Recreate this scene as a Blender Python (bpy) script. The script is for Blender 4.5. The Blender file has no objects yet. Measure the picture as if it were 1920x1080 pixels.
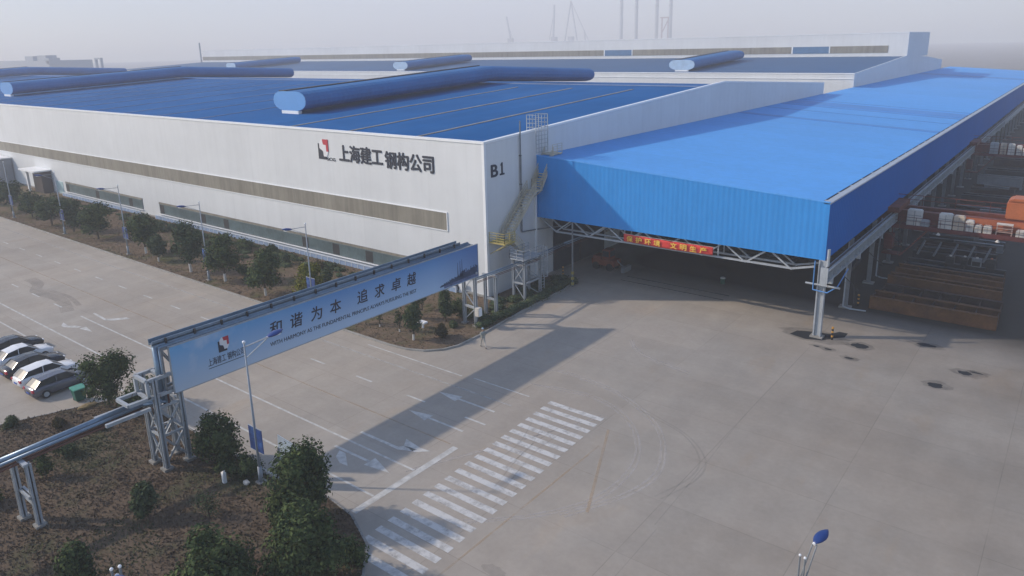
import bpy, bmesh, math, random
from mathutils import Vector, Matrix
R = random.Random(7)
sc = bpy.context.scene
col = sc.collection
# ------------------------------------------------------------------ camera
YAW, PITCH, ROLL = -0.66853, 0.2640, -0.022727
cam_d = bpy.data.cameras.new("camera"); cam = bpy.data.objects.new("camera", cam_d); col.objects.link(cam)
fw = Vector((math.sin(YAW)*math.cos(PITCH), math.cos(YAW)*math.cos(PITCH), -math.sin(PITCH)))
rt = Vector((math.cos(YAW), -math.sin(YAW), 0)); up = rt.cross(fw)
r_ = rt*math.cos(ROLL) + up*math.sin(ROLL); u_ = -rt*math.sin(ROLL) + up*math.cos(ROLL)
m = Matrix((r_, u_, -fw)).transposed().to_4x4(); m.translation = Vector((0, 0, 25))
cam.matrix_world = m
cam_d.sensor_width = 36; cam_d.lens = 36*1377.2/1920
cam_d.shift_y = -81.7/1920
cam_d.clip_start = 0.5; cam_d.clip_end = 9000
sc.camera = cam
# ------------------------------------------------------------------ world, sun, exposure
SUNV = Vector((1.31, .84, -1.0)).normalized()      # direction the light travels
w = bpy.data.worlds.new("World"); sc.world = w; w.use_nodes = True
nt = w.node_tree; nt.nodes.clear()
out = nt.nodes.new('ShaderNodeOutputWorld'); bg = nt.nodes.new('ShaderNodeBackground')
sky = nt.nodes.new('ShaderNodeTexSky'); sky.sky_type = 'NISHITA'; sky.sun_disc = False
sky.sun_elevation = math.radians(32.7); sky.sun_rotation = math.atan2(-1.31, -.84)
sky.air_density = 1.0; sky.dust_density = 1.0; sky.ozone_density = 2.0
tn = nt.nodes.new('ShaderNodeMix'); tn.data_type = 'RGBA'; tn.blend_type = 'MULTIPLY'; tn.inputs[0].default_value = 1; tn.inputs[7].default_value = (.95, .97, 1.01, 1)   # the cool cast of the winter air
nt.links.new(sky.outputs[0], tn.inputs[6]); nt.links.new(tn.outputs[2], bg.inputs[0]); nt.links.new(bg.outputs[0], out.inputs[0])
bg.inputs[1].default_value = 0.15
sd = bpy.data.lights.new("sun", 'SUN'); sd.energy = 3.0; sd.angle = math.radians(1.2); sd.color = (1, .86, .70)
sun = bpy.data.objects.new("sun", sd); col.objects.link(sun)
sun.rotation_euler = SUNV.to_track_quat('-Z', 'Y').to_euler(); sun.location = (-60, -40, 80)
sc.view_settings.view_transform = 'Standard'; sc.view_settings.look = 'None'
sc.view_settings.exposure = 0.38; sc.view_settings.gamma = 1.0
sc.cycles.volume_bounces = 2
HAZE_DENSITY = 0.00078

# ------------------------------------------------------------------ materials
MATS = {}
def mat(name, c, rough=.7, metal=0., var=.12, vs=.6, var2=None, streak=0., wave=None, bump=0., bs=8., spec=.4, fleck=None, tiles=None):
    """c base colour; var amount of low-frequency variation; streak vertical run marks; wave=(axis,period,depth) ribs."""
    if name in MATS: return MATS[name]
    M = bpy.data.materials.new(name); M.use_nodes = True; t = M.node_tree; n = t.nodes; L = t.links
    b = n['Principled BSDF']; b.inputs['Roughness'].default_value = rough; b.inputs['Metallic'].default_value = metal
    b.inputs['Specular IOR Level'].default_value = spec
    g = n.new('ShaderNodeNewGeometry'); pos = g.outputs['Position']
    def noise(scale, detail=4, vec=None, rough_=.6):
        x = n.new('ShaderNodeTexNoise'); x.inputs['Scale'].default_value = scale; x.inputs['Detail'].default_value = detail
        x.inputs['Roughness'].default_value = rough_; L.new(vec or pos, x.inputs['Vector']); return x.outputs['Fac']
    def ramp(f, lo, hi, a=.3, z=.7):
        x = n.new('ShaderNodeMapRange'); x.inputs[1].default_value = a; x.inputs[2].default_value = z
        x.inputs[3].default_value = lo; x.inputs[4].default_value = hi; L.new(f, x.inputs[0]); return x.outputs[0]
    def mul(a, bb):
        x = n.new('ShaderNodeMath'); x.operation = 'MULTIPLY'; L.new(a, x.inputs[0]); L.new(bb, x.inputs[1]); return x.outputs[0]
    v = mul(ramp(noise(vs), 1-var, 1+var), ramp(noise(vs*9, 3), 1-var*.5, 1+var*.5))
    if streak:
        mp = n.new('ShaderNodeMapping'); mp.inputs['Scale'].default_value = (1.3, 1.3, .07); L.new(pos, mp.inputs['Vector'])
        v = mul(v, ramp(noise(.8, 5, mp.outputs[0], .7), 1-streak, 1+streak*.4, .35, .6))
    if tiles:
        ax, per, amt = tiles; st_ = n.new('ShaderNodeSeparateXYZ'); L.new(pos, st_.inputs[0])
        dv = n.new('ShaderNodeMath'); dv.operation = 'DIVIDE'; dv.inputs[1].default_value = per; L.new(st_.outputs['XYZ'.index(ax)], dv.inputs[0])
        fl = n.new('ShaderNodeMath'); fl.operation = 'FLOOR'; L.new(dv.outputs[0], fl.inputs[0])
        wn = n.new('ShaderNodeTexWhiteNoise'); wn.noise_dimensions = '1D'; L.new(fl.outputs[0], wn.inputs['W']); v = mul(v, ramp(wn.outputs['Value'], 1-amt, 1+amt, 0, 1))
        fr = n.new('ShaderNodeMath'); fr.operation = 'FRACT'; L.new(dv.outputs[0], fr.inputs[0]); v = mul(v, ramp(fr.outputs[0], 1-amt*3, 1, .0, .06))
    h = None
    if wave:
        ax, per, dep, shade = wave
        sp = n.new('ShaderNodeSeparateXYZ'); L.new(pos, sp.inputs[0])
        q = n.new('ShaderNodeMath'); q.operation = 'MULTIPLY'; q.inputs[1].default_value = 2*math.pi/per; L.new(sp.outputs['XYZ'.index(ax)], q.inputs[0])
        s = n.new('ShaderNodeMath'); s.operation = 'SINE'; L.new(q.outputs[0], s.inputs[0]); h = ramp(s.outputs[0], 0, 1, -.9, .9)
        hb = n.new('ShaderNodeBump'); hb.inputs['Distance'].default_value = dep; hb.inputs['Strength'].default_value = shade; L.new(h, hb.inputs['Height'])
        L.new(hb.outputs[0], b.inputs['Normal'])
    elif bump:
        hb = n.new('ShaderNodeBump'); hb.inputs['Distance'].default_value = bump; L.new(noise(bs, 6), hb.inputs['Height']); L.new(hb.outputs[0], b.inputs['Normal'])
    base = n.new('ShaderNodeRGB'); base.outputs[0].default_value = (*c, 1); cc = base.outputs[0]
    if var2:
        c2, sc2, a, z = var2
        mx = n.new('ShaderNodeMix'); mx.data_type = 'RGBA'; mx.inputs[7].default_value = (*c2, 1)
        L.new(ramp(noise(sc2, 6), 0, 1, a, z), mx.inputs[0]); L.new(cc, mx.inputs[6]); cc = mx.outputs[2]
    if fleck:
        c3, sc3, a, z = fleck
        mx = n.new('ShaderNodeMix'); mx.data_type = 'RGBA'; mx.inputs[7].default_value = (*c3, 1)
        L.new(ramp(noise(sc3, 3), 0, 1, a, z), mx.inputs[0]); L.new(cc, mx.inputs[6]); cc = mx.outputs[2]
    vm = n.new('ShaderNodeVectorMath'); vm.operation = 'SCALE'; L.new(cc, vm.inputs[0]); L.new(v, vm.inputs['Scale'])
    L.new(vm.outputs[0], b.inputs['Base Color']); MATS[name] = M; return M

WHITE = (.63, .652, .67)
M_wall = mat('white corrugated cladding', WHITE, .55, var=.05, vs=.05, streak=.03, tiles=('X', 5.4, .012), wave=('X', .42, .02, .05))
M_wally = mat('white corrugated cladding side', WHITE, .55, var=.05, vs=.05, streak=.03, tiles=('Y', 5.4, .012), wave=('Y', .42, .02, .05))
M_cop = mat('white coping metal', (.78, .8, .82), .4, var=.04)
M_frp = mat('translucent tan panel', (.225, .21, .175), .5, var=.12, vs=.15, streak=.25, wave=('X', .42, .02, .35))
M_roof = mat('deep blue roof sheet', (.006, .10, .30), .8, spec=.05, var=.10, vs=.03, wave=('X', .8, .03, .25), tiles=('X', 2.3, .05), var2=((.02, .12, .32), .06, .5, .75))
M_roof2 = mat('faded blue roof sheet', (.03, .09, .2), .7, var=.10, vs=.03, wave=('X', .8, .03, .2))
M_vent = mat('blue ventilator sheet', (.016, .13, .35), .6, spec=.2, var=.12, vs=.1, wave=('Y', .9, .03, .3))
M_ventcap = mat('light blue ventilator end', (.10, .30, .62), .5, var=.04)
M_sky = mat('skylight panel', (.23, .22, .2), .6, var=.3, vs=.5)
M_sky2 = mat('pale roof seam', (.16, .22, .36), .5, var=.2, vs=.5)
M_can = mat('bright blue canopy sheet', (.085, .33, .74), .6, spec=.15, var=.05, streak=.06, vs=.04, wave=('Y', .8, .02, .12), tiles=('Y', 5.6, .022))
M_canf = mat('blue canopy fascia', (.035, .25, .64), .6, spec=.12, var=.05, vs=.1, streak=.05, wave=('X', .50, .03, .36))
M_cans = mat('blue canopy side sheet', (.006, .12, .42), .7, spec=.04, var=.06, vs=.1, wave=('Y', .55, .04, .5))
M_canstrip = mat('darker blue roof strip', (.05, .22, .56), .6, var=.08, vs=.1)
M_gutter = mat('grey gutter metal', (.33, .38, .45), .5, var=.1)
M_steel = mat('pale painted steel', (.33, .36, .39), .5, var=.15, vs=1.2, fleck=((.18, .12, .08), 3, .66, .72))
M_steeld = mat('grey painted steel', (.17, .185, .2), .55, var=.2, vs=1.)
M_dark = mat('dark steel', (.03, .032, .035), .6, var=.3)
M_black = mat('black rubber', (.015, .015, .017), .7, var=.2)
M_pipe = mat('lagged pipe cladding', (.17, .24, .32), .35, .4, var=.15, vs=1.)
M_brown = mat('red brown pipe', (.13, .055, .04), .6, var=.25, vs=1.)
M_yellow = mat('yellow safety paint', (.42, .34, .11), .5, var=.2, vs=1.)
M_stair = mat('weathered stair steel', (.52, .47, .36), .6, var=.2, vs=1.)
M_conc = mat('concrete plinth', (.26, .255, .24), .9, var=.2, vs=1.)
M_kerb = mat('kerb stone', (.27, .265, .25), .9, var=.25, vs=.8)
M_red = mat('red primer steel', (.15, .032, .018), .6, var=.3, vs=.8, var2=((.09, .03, .02), 1.2, .45, .7))
M_maroon = mat('dark red steel', (.10, .02, .02), .6, var=.3, vs=.8)
M_orange = mat('orange paint', (.42, .12, .04), .5, var=.15)
M_cab = mat('off white cabinet', (.56, .54, .50), .5, var=.1, vs=1., streak=.15)
M_cabr = mat('rust stained cabinet', (.5, .42, .33), .5, var=.15, vs=1., streak=.3)
M_rust = mat('rusty steel plate', (.12, .052, .018), .85, var=.3, vs=.5, var2=((.06, .035, .025), .35, .45, .7))
M_rustd = mat('dark rusty steel', (.055, .035, .028), .85, var=.35, vs=.5)
M_trunk = mat('bark', (.09, .07, .05), .9, var=.3, vs=4)
M_lime = mat('limewashed bark', (.55, .53, .5), .9, var=.15, vs=4)
M_glass = mat('window glass', (.09, .13, .14), .35, var=.25, vs=.4, spec=.6)
M_darkglass = mat('dark glass', (.02, .025, .03), .35, var=.1, spec=.6)
M_blueband = mat('blue window panel', (.07, .16, .3), .3, var=.1)
M_fencew = mat('pale fence paint', (.5, .56, .64), .5, var=.08)
M_fenceb = mat('blue grey fence panel', (.27, .37, .55), .5, var=.1)
M_logored = mat('logo red', (.42, .03, .05), .5, var=.05)
M_logowhite = mat('logo white', (.7, .7, .72), .5, var=.03)
M_ink = mat('dark sign ink', (.022, .027, .045), .5, var=.05)
M_banner = mat('red cloth', (.52, .04, .035), .8, var=.15, vs=1.5, bump=.03, bs=2.5)
M_gold = mat('yellow lettering', (.75, .5, .07), .7, var=.1)
M_bluep = mat('blue pipe paint', (.07, .22, .5), .4, var=.1)
M_green = mat('green plastic', (.008, .09, .065), .5, var=.1)
M_cloth = mat('grey white work clothes', (.27, .28, .26), .9, var=.15, vs=5)
M_skin = mat('skin', (.38, .22, .15), .6, var=.05)
M_hair = mat('hair', (.015, .012, .01), .7)
M_helmet = mat('pale blue cap', (.3, .4, .5), .5)
M_flame = mat('lamp head blue', (.02, .05, .2), .3, var=.08)
M_hazy = mat('haze tinted grey steel', (.30, .33, .37), .8, var=.1)  # grey kept pale and bluish to paint in the distance haze
M_stain = mat('oil stain', (.03, .033, .04), .6, var=.3, vs=2)

def ground_mat():
    M = bpy.data.materials.new('worn concrete paving'); M.use_nodes = True; t = M.node_tree; n = t.nodes; L = t.links
    b = n['Principled BSDF']; b.inputs['Roughness'].default_value = .85; b.inputs['Specular IOR Level'].default_value = .25
    g = n.new('ShaderNodeNewGeometry'); pos = g.outputs['Position']
    def noise(scale, detail=5, sx=(1, 1, 1), rot=0, r=.6):
        mp = n.new('ShaderNodeMapping'); mp.inputs['Scale'].default_value = sx; mp.inputs['Rotation'].default_value = (0, 0, rot); L.new(pos, mp.inputs[0])
        x = n.new('ShaderNodeTexNoise'); x.inputs['Scale'].default_value = scale; x.inputs['Detail'].default_value = detail; x.inputs['Roughness'].default_value = r
        L.new(mp.outputs[0], x.inputs['Vector']); return x.outputs['Fac']
    def ramp(f, lo, hi, a=.3, z=.7):
        x = n.new('ShaderNodeMapRange'); x.inputs[1].default_value = a; x.inputs[2].default_value = z
        x.inputs[3].default_value = lo; x.inputs[4].default_value = hi; L.new(f, x.inputs[0]); return x.outputs[0]
    def op(o, a, bb):
        x = n.new('ShaderNodeMath'); x.operation = o
        for i, q in enumerate((a, bb)):
            if isinstance(q, (int, float)): x.inputs[i].default_value = q
            else: L.new(q, x.inputs[i])
        return x.outputs[0]
    sp = n.new('ShaderNodeSeparateXYZ'); L.new(pos, sp.inputs[0]); X, Y = sp.outputs[0], sp.outputs[1]
    v = op('MULTIPLY', ramp(noise(.035), .86, 1.10), ramp(noise(.5), .94, 1.06))
    v = op('MULTIPLY', v, ramp(noise(.25, 5, (1, .18, 1), .55), .90, 1.06))      # wheel-polished drifts
    v = op('MULTIPLY', v, ramp(noise(.3, 5, (.14, 1, 1)), .93, 1.04))
    v = op('MULTIPLY', v, ramp(noise(3., 3), .96, 1.04))
    # the slab grid: shade of each pour and its joints
    def joint(c, per, off, wd):
        a = op('ADD', c, off); a = op('DIVIDE', a, per); f = op('FRACT', a, 0.); d = op('ABSOLUTE', op('SUBTRACT', f, .5), 0.)
        return op('GREATER_THAN', d, .5 - wd/per), op('FLOOR', a, 0.)
    jx, fx = joint(X, 7.4, 16.0+740, .025); jy, fy = joint(Y, 5.2, 3.0+520, .022)
    cb = n.new('ShaderNodeCombineXYZ'); L.new(fx, cb.inputs[0]); L.new(fy, cb.inputs[1])
    wn = n.new('ShaderNodeTexWhiteNoise'); L.new(cb.outputs[0], wn.inputs['Vector'])
    v = op('MULTIPLY', v, ramp(wn.outputs['Value'], .965, 1.035, 0, 1))
    j = op('MULTIPLY', op('MAXIMUM', jx, jy), ramp(noise(.2), .03, .28))
    v = op('MULTIPLY', v, op('SUBTRACT', 1., j))
    # darker ground towards the right; shade painted in under canopy and over yard
    darken = op('MULTIPLY', ramp(X, 0, 1, -27, -2), ramp(Y, .35, 1, 20, 62)); darken = op('MULTIPLY', darken, ramp(noise(.08), .5, 1.))
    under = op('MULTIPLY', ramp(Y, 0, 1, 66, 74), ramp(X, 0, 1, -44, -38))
    yard = op('MULTIPLY', ramp(Y, 0, 1, 71, 76), ramp(X, 0, 1, -3, -4.2)); darken = op('MINIMUM', op('ADD', op('ADD', op('MULTIPLY', darken, .47), op('MULTIPLY', under, .78)), op('MULTIPLY', yard, .4)), .88)
    v = op('MULTIPLY', v, op('SUBTRACT', 1., darken))
    mx = n.new('ShaderNodeMix'); mx.data_type = 'RGBA'; mx.inputs[6].default_value = (.37, .328, .28, 1); mx.inputs[7].default_value = (.34, .312, .275, 1)
    L.new(ramp(noise(.07), 0, 1, .4, .6), mx.inputs[0])
    # orange clay dust
    m2 = n.new('ShaderNodeMix'); m2.data_type = 'RGBA'; m2.inputs[7].default_value = (.37, .285, .20, 1)
    L.new(ramp(noise(.22, 6, (1, .4, 1), .8), 0, .45, .58, .72), m2.inputs[0]); L.new(mx.outputs[2], m2.inputs[6])
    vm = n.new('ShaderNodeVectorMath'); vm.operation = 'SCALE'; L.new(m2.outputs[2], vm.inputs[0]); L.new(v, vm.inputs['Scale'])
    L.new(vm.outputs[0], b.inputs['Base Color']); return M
M_ground = ground_mat()

def paint_mat(name, c, alpha, scale=2., lo=.35, hi=.55, scl=(1, 1, 1), low=.25):
    M = bpy.data.materials.new(name); M.use_nodes = True; t = M.node_tree; n = t.nodes; L = t.links
    b = n['Principled BSDF']; b.inputs['Base Color'].default_value = (*c, 1); b.inputs['Roughness'].default_value = .8; b.inputs['Specular IOR Level'].default_value = .2
    g = n.new('ShaderNodeNewGeometry'); mp = n.new('ShaderNodeMapping'); mp.inputs['Scale'].default_value = scl; L.new(g.outputs['Position'], mp.inputs[0])
    x = n.new('ShaderNodeTexNoise'); x.inputs['Scale'].default_value = scale; x.inputs['Detail'].default_value = 6; x.inputs['Roughness'].default_value = .65; L.new(mp.outputs[0], x.inputs['Vector'])
    r = n.new('ShaderNodeMapRange'); r.inputs[1].default_value = lo; r.inputs[2].default_value = hi; r.inputs[3].default_value = alpha*low; r.inputs[4].default_value = alpha; L.new(x.outputs['Fac'], r.inputs[0])
    L.new(r.outputs[0], b.inputs['Alpha']); return M
P_white = paint_mat('worn white road paint', (.60, .60, .58), .9, 1.5, .35, .6, low=.65)
P_zebra = paint_mat('worn zebra paint', (.58, .58, .57), .92, 1.3, .33, .54, low=.45)
P_faint = paint_mat('faded road paint', (.55, .55, .53), .6, 1.2)
P_orange = paint_mat('faded orange paint', (.50, .36, .22), .35, .8)
P_tyre = paint_mat('pale tyre track', (.52, .49, .46), .5, 1.)
P_tyred = paint_mat('dark tyre track', (.15, .15, .15), .13, 1.)
P_stain = paint_mat('dark wet stain', (.02, .024, .03), .97, 1.5, .2, .35)
P_dust = paint_mat('dusty smear', (.16, .155, .15), .3, .5, .4, .7)

def soil_mat(name, c1, c2, c3):
    M = bpy.data.materials.new(name); M.use_nodes = True; t = M.node_tree; n = t.nodes; L = t.links
    b = n['Principled BSDF']; b.inputs['Roughness'].default_value = 1; b.inputs['Specular IOR Level'].default_value = .05
    g = n.new('ShaderNodeNewGeometry'); pos = g.outputs['Position']
    def nz(s, sx=(1, 1, 1), rot=0):
        mp = n.new('ShaderNodeMapping'); mp.inputs['Scale'].default_value = sx; mp.inputs['Rotation'].default_value = (0, 0, rot); L.new(pos, mp.inputs[0])
        x = n.new('ShaderNodeTexNoise'); x.inputs['Scale'].default_value = s; x.inputs['Detail'].default_value = 7; x.inputs['Roughness'].default_value = .7; L.new(mp.outputs[0], x.inputs['Vector']); return x.outputs['Fac']
    def mr(f, a, z):
        x = n.new('ShaderNodeMapRange'); x.inputs[1].default_value = a; x.inputs[2].default_value = z; L.new(f, x.inputs[0]); return x.outputs[0]
    m1 = n.new('ShaderNodeMix'); m1.data_type = 'RGBA'; m1.inputs[6].default_value = (*c1, 1); m1.inputs[7].default_value = (*c2, 1); L.new(mr(nz(1.3, (1, .35, 1), .9), .4, .6), m1.inputs[0])
    m2 = n.new('ShaderNodeMix'); m2.data_type = 'RGBA'; m2.inputs[7].default_value = (*c3, 1); L.new(m1.outputs[2], m2.inputs[6]); L.new(mr(nz(.22), .5, .62), m2.inputs[0])
    L.new(m2.outputs[2], b.inputs['Base Color'])
    bp = n.new('ShaderNodeBump'); bp.inputs['Distance'].default_value = .05; L.new(nz(2.5), bp.inputs['Height']); L.new(bp.outputs[0], b.inputs['Normal'])
    return M
M_soil = soil_mat('dry winter turf', (.118, .088, .063), (.142, .107, .078), (.085, .085, .05))
M_soil2 = soil_mat('sparse verge turf', (.13, .10, .07), (.17, .125, .09), (.085, .09, .045))

def leaf_mat(name, c, c2):
    M = bpy.data.materials.new(name); M.use_nodes = True; t = M.node_tree; n = t.nodes; L = t.links
    b = n['Principled BSDF']; b.inputs['Roughness'].default_value = .9; b.inputs['Specular IOR Level'].default_value = .08
    g = n.new('ShaderNodeNewGeometry')
    x = n.new('ShaderNodeTexNoise'); x.inputs['Scale'].default_value = 1.1; x.inputs['Detail'].default_value = 3; L.new(g.outputs['Position'], x.inputs['Vector'])
    a = n.new('ShaderNodeMath'); a.operation = 'ADD'; L.new(x.outputs['Fac'], a.inputs[0])
    s = n.new('ShaderNodeMath'); s.operation = 'MULTIPLY'; s.inputs[1].default_value = .5; L.new(g.outputs['Random Per Island'], s.inputs[0]); L.new(s.outputs[0], a.inputs[1])
    r = n.new('ShaderNodeMapRange'); r.inputs[1].default_value = .5; r.inputs[2].default_value = 1.05; L.new(a.outputs[0], r.inputs[0])
    m1 = n.new('ShaderNodeMix'); m1.data_type = 'RGBA'; m1.inputs[6].default_value = (*c, 1); m1.inputs[7].default_value = (*c2, 1); L.new(r.outputs[0], m1.inputs[0])
    L.new(m1.outputs[2], b.inputs['Base Color'])
    return M
M_leaf = leaf_mat('dark evergreen leaves', (.018, .036, .018), (.09, .12, .045))
M_leafy = leaf_mat('yellow green leaves', (.09, .11, .02), (.17, .16, .03))
M_leafg = leaf_mat('grey green leaves', (.025, .045, .024), (.085, .11, .055))
M_leafb = leaf_mat('brown hedge leaves', (.05, .045, .025), (.085, .07, .035))
M_grass = leaf_mat('dry grass blades', (.115, .087, .063), (.142, .108, .079))
M_grassg = leaf_mat('green grass blades', (.075, .078, .045), (.10, .10, .055))

def board_mat():
    M = bpy.data.materials.new('printed blue sky banner'); M.use_nodes = True; t = M.node_tree; n = t.nodes; L = t.links
    b = n['Principled BSDF']; b.inputs['Roughness'].default_value = .45
    g = n.new('ShaderNodeNewGeometry'); sp = n.new('ShaderNodeSeparateXYZ'); L.new(g.outputs['Position'], sp.inputs[0])
    def mr(f, a, z):
        x = n.new('ShaderNodeMapRange'); x.inputs[1].default_value = a; x.inputs[2].default_value = z; L.new(f, x.inputs[0]); return x.outputs[0]
    Z = mr(sp.outputs[2], 4.95, 8.3); Y = mr(sp.outputs[1], 19.4, 48)
    def mix(f, a, bb):
        x = n.new('ShaderNodeMix'); x.data_type = 'RGBA'; L.new(f, x.inputs[0])
        for i, q in ((6, a), (7, bb)):
            if isinstance(q, tuple): x.inputs[i].default_value = (*q, 1)
            else: L.new(q, x.inputs[i])
        return x.outputs[2]
    bot = mix(Y, (.46, .54, .64), (.38, .57, .80)); top = mix(mr(Y, 0, .45), (.09, .37, .70), (.04, .21, .52))
    top = mix(mr(Y, .8, 1.), top, (.06, .16, .42)); bot = mix(mr(Y, .8, 1.), bot, (.16, .26, .45))
    c = mix(Z, bot, top)
    x = n.new('ShaderNodeTexNoise'); x.inputs['Scale'].default_value = .45; x.inputs['Detail'].default_value = 6; L.new(g.outputs['Position'], x.inputs['Vector'])
    cl = n.new('ShaderNodeMath'); cl.operation = 'MULTIPLY'; L.new(mr(x.outputs['Fac'], .52, .75), cl.inputs[0]); L.new(mr(Y, .3, .1), cl.inputs[1])
    c = mix(cl.outputs[0], c, (.5, .58, .7)); L.new(c, b.inputs['Base Color']); return M
M_board = board_mat()
M_sil = mat('printed city silhouette', (.055, .09, .17), .5, var=.3, vs=1.)

# ------------------------------------------------------------------ mesh helpers
class MB:
    def __init__(s): s.v = []; s.f = []; s.mi = []; s.cur = 0
    def _add(s, vs, fs):
        o = len(s.v); s.v += [tuple(v) for v in vs]; s.f += [tuple(i+o for i in f) for f in fs]; s.mi += [s.cur]*len(fs)
    def box(s, x0, x1, y0, y1, z0, z1):
        s._add([(x0, y0, z0), (x1, y0, z0), (x1, y1, z0), (x0, y1, z0), (x0, y0, z1), (x1, y0, z1), (x1, y1, z1), (x0, y1, z1)],
               [(0, 3, 2, 1), (4, 5, 6, 7), (0, 1, 5, 4), (1, 2, 6, 5), (2, 3, 7, 6), (3, 0, 4, 7)])
        return s
    def beam(s, p, q, w, h=None):
        p = Vector(p); q = Vector(q); d = (q-p).normalized(); h = h or w
        a = d.cross(Vector((0, 0, 1)));
        if a.length < 1e-3: a = Vector((1, 0, 0))
        a.normalize(); b = a.cross(d); a *= w/2; b *= h/2
        s._add([p-a-b, p+a-b, p+a+b, p-a+b, q-a-b, q+a-b, q+a+b, q-a+b], [(0, 1, 2, 3), (7, 6, 5, 4), (4, 5, 1, 0), (5, 6, 2, 1), (6, 7, 3, 2), (7, 4, 0, 3)])
        return s
    def tube(s, p, q, r, r2=None, n=8, cap=True):
        p = Vector(p); q = Vector(q); d = (q-p).normalized(); r2 = r if r2 is None else r2
        a = d.cross(Vector((0, 0, 1)));
        if a.length < 1e-3: a = Vector((1, 0, 0))
        a.normalize(); b = a.cross(d); vs = []
        for c, rr in ((p, r), (q, r2)):
            for i in range(n):
                t = 2*math.pi*i/n; vs.append(c + a*math.cos(t)*rr + b*math.sin(t)*rr)
        fs = [(i, (i+1) % n, n+(i+1) % n, n+i) for i in range(n)]
        if cap: fs += [tuple(range(n-1, -1, -1)), tuple(range(n, 2*n))]
        s._add(vs, fs); return s
    def path(s, pts, r, n=8):
        for a, b in zip(pts, pts[1:]): s.tube(a, b, r, n=n)
        for a in pts[1:-1]: s.ball(a, (r*1.02,)*3, 6, 5)
        return s
    def poly(s, pts): s._add(pts, [tuple(range(len(pts)))]); return s
    def prism(s, pts, dv):
        n = len(pts); dv = Vector(dv); vs = [Vector(p) for p in pts]; vs += [p+dv for p in vs]
        s._add(vs, [tuple(range(n-1, -1, -1)), tuple(range(n, 2*n))] + [(i, (i+1) % n, n+(i+1) % n, n+i) for i in range(n)]); return s
    def ball(s, c, r, nu=10, nv=7, rnd=0):
        vs = []; fs = []
        for j in range(nv+1):
            ph = math.pi*j/nv
            for i in range(nu):
                t = 2*math.pi*i/nu; k = 1+(R.uniform(-rnd, rnd) if rnd else 0)
                vs.append((c[0]+r[0]*k*math.sin(ph)*math.cos(t), c[1]+r[1]*k*math.sin(ph)*math.sin(t), c[2]+r[2]*k*math.cos(ph)))
        for j in range(nv):
            for i in range(nu): fs.append((j*nu+i, (j+1)*nu+i, (j+1)*nu+(i+1) % nu, j*nu+(i+1) % nu))
        s._add(vs, fs); return s
    def loft(s, rings, cap=True):
        n = len(rings[0]); vs = [p for rg in rings for p in rg]; fs = []
        for j in range(len(rings)-1):
            for i in range(n): fs.append((j*n+i, j*n+(i+1) % n, (j+1)*n+(i+1) % n, (j+1)*n+i))
        if cap: fs += [tuple(range(n-1, -1, -1)), tuple(range((len(rings)-1)*n, len(rings)*n))]
        s._add(vs, fs); return s
    def build(s, name, mats, parent=None, smooth=False, fixn=True):
        me = bpy.data.meshes.new(name); off = Vector((0, 0, 0)); p = parent
        while p is not None: off += p.location; p = p.parent
        me.from_pydata([Vector(v)-off for v in s.v], [], s.f)
        if not isinstance(mats, (list, tuple)): mats = [mats]
        for m_ in mats: me.materials.append(m_)
        if len(mats) > 1: me.polygons.foreach_set('material_index', s.mi)
        if fixn:
            bm = bmesh.new(); bm.from_mesh(me); bmesh.ops.recalc_face_normals(bm, faces=bm.faces); bm.to_mesh(me); bm.free()
        if smooth: me.polygons.foreach_set('use_smooth', [True]*len(me.polygons))
        me.update(); o = bpy.data.objects.new(name, me); col.objects.link(o)
        if parent is not None: o.parent = parent
        return o
def tag(o, label=None, cat=None, group=None, kind=None):
    for k, v in (('label', label), ('category', cat), ('group', group), ('kind', kind)):
        if v: o[k] = v
    return o
def thing(name, label, cat, loc=(0, 0, 0), group=None, rz=0):
    o = bpy.data.objects.new(name, None); o.empty_display_size = .3; col.objects.link(o); o.location = loc; o.rotation_euler = (0, 0, rz)
    return tag(o, label, cat, group)
def dup(src, loc=None, rz=None, scale=None, label=None, parent=None):
    c = src.copy(); col.objects.link(c)
    if parent is not None: c.parent = parent
    if loc is not None: c.location = loc
    if rz is not None: c.rotation_euler = (0, 0, rz)
    if scale is not None: c.scale = scale
    if label: c['label'] = label
    for ch in [x for x in KIDS.get(src.name, [])]: dup(ch, parent=c)
    return c
KIDS = {}
def reg(o):
    for c in list(bpy.data.objects):
        if c.parent == o: KIDS.setdefault(o.name, []).append(c); reg(c)
def split(o):
    """each loose piece of a part becomes a part of its own with the same name"""
    me = o.data; n = len(me.vertices); root = list(range(n))
    def f(a):
        while root[a] != a: root[a] = root[root[a]]; a = root[a]
        return a
    for e in me.edges: root[f(e.vertices[0])] = f(e.vertices[1])
    gs = {}
    for p in me.polygons: gs.setdefault(f(p.vertices[0]), []).append(tuple(p.vertices))
    for i, fs in enumerate(gs.values()):
        ids = sorted({v for q in fs for v in q}); mp = {v: k for k, v in enumerate(ids)}
        m2 = bpy.data.meshes.new(o.name.split('.')[0]); m2.from_pydata([me.vertices[v].co.copy() for v in ids], [], [[mp[v] for v in q] for q in fs])
        for m_ in me.materials: m2.materials.append(m_)
        if i == 0: keep = m2
        else: c = bpy.data.objects.new(o.name.split('.')[0], m2); col.objects.link(c); c.parent = o.parent
    o.data = keep; return o
def setting(o): return tag(o, kind='structure')
def bevel(o, wdt=.03, seg=2):
    bm = bmesh.new(); bm.from_mesh(o.data); bmesh.ops.bevel(bm, geom=bm.edges[:], offset=wdt, segments=seg, affect='EDGES', clamp_overlap=True); bm.to_mesh(o.data); bm.free()
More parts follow.
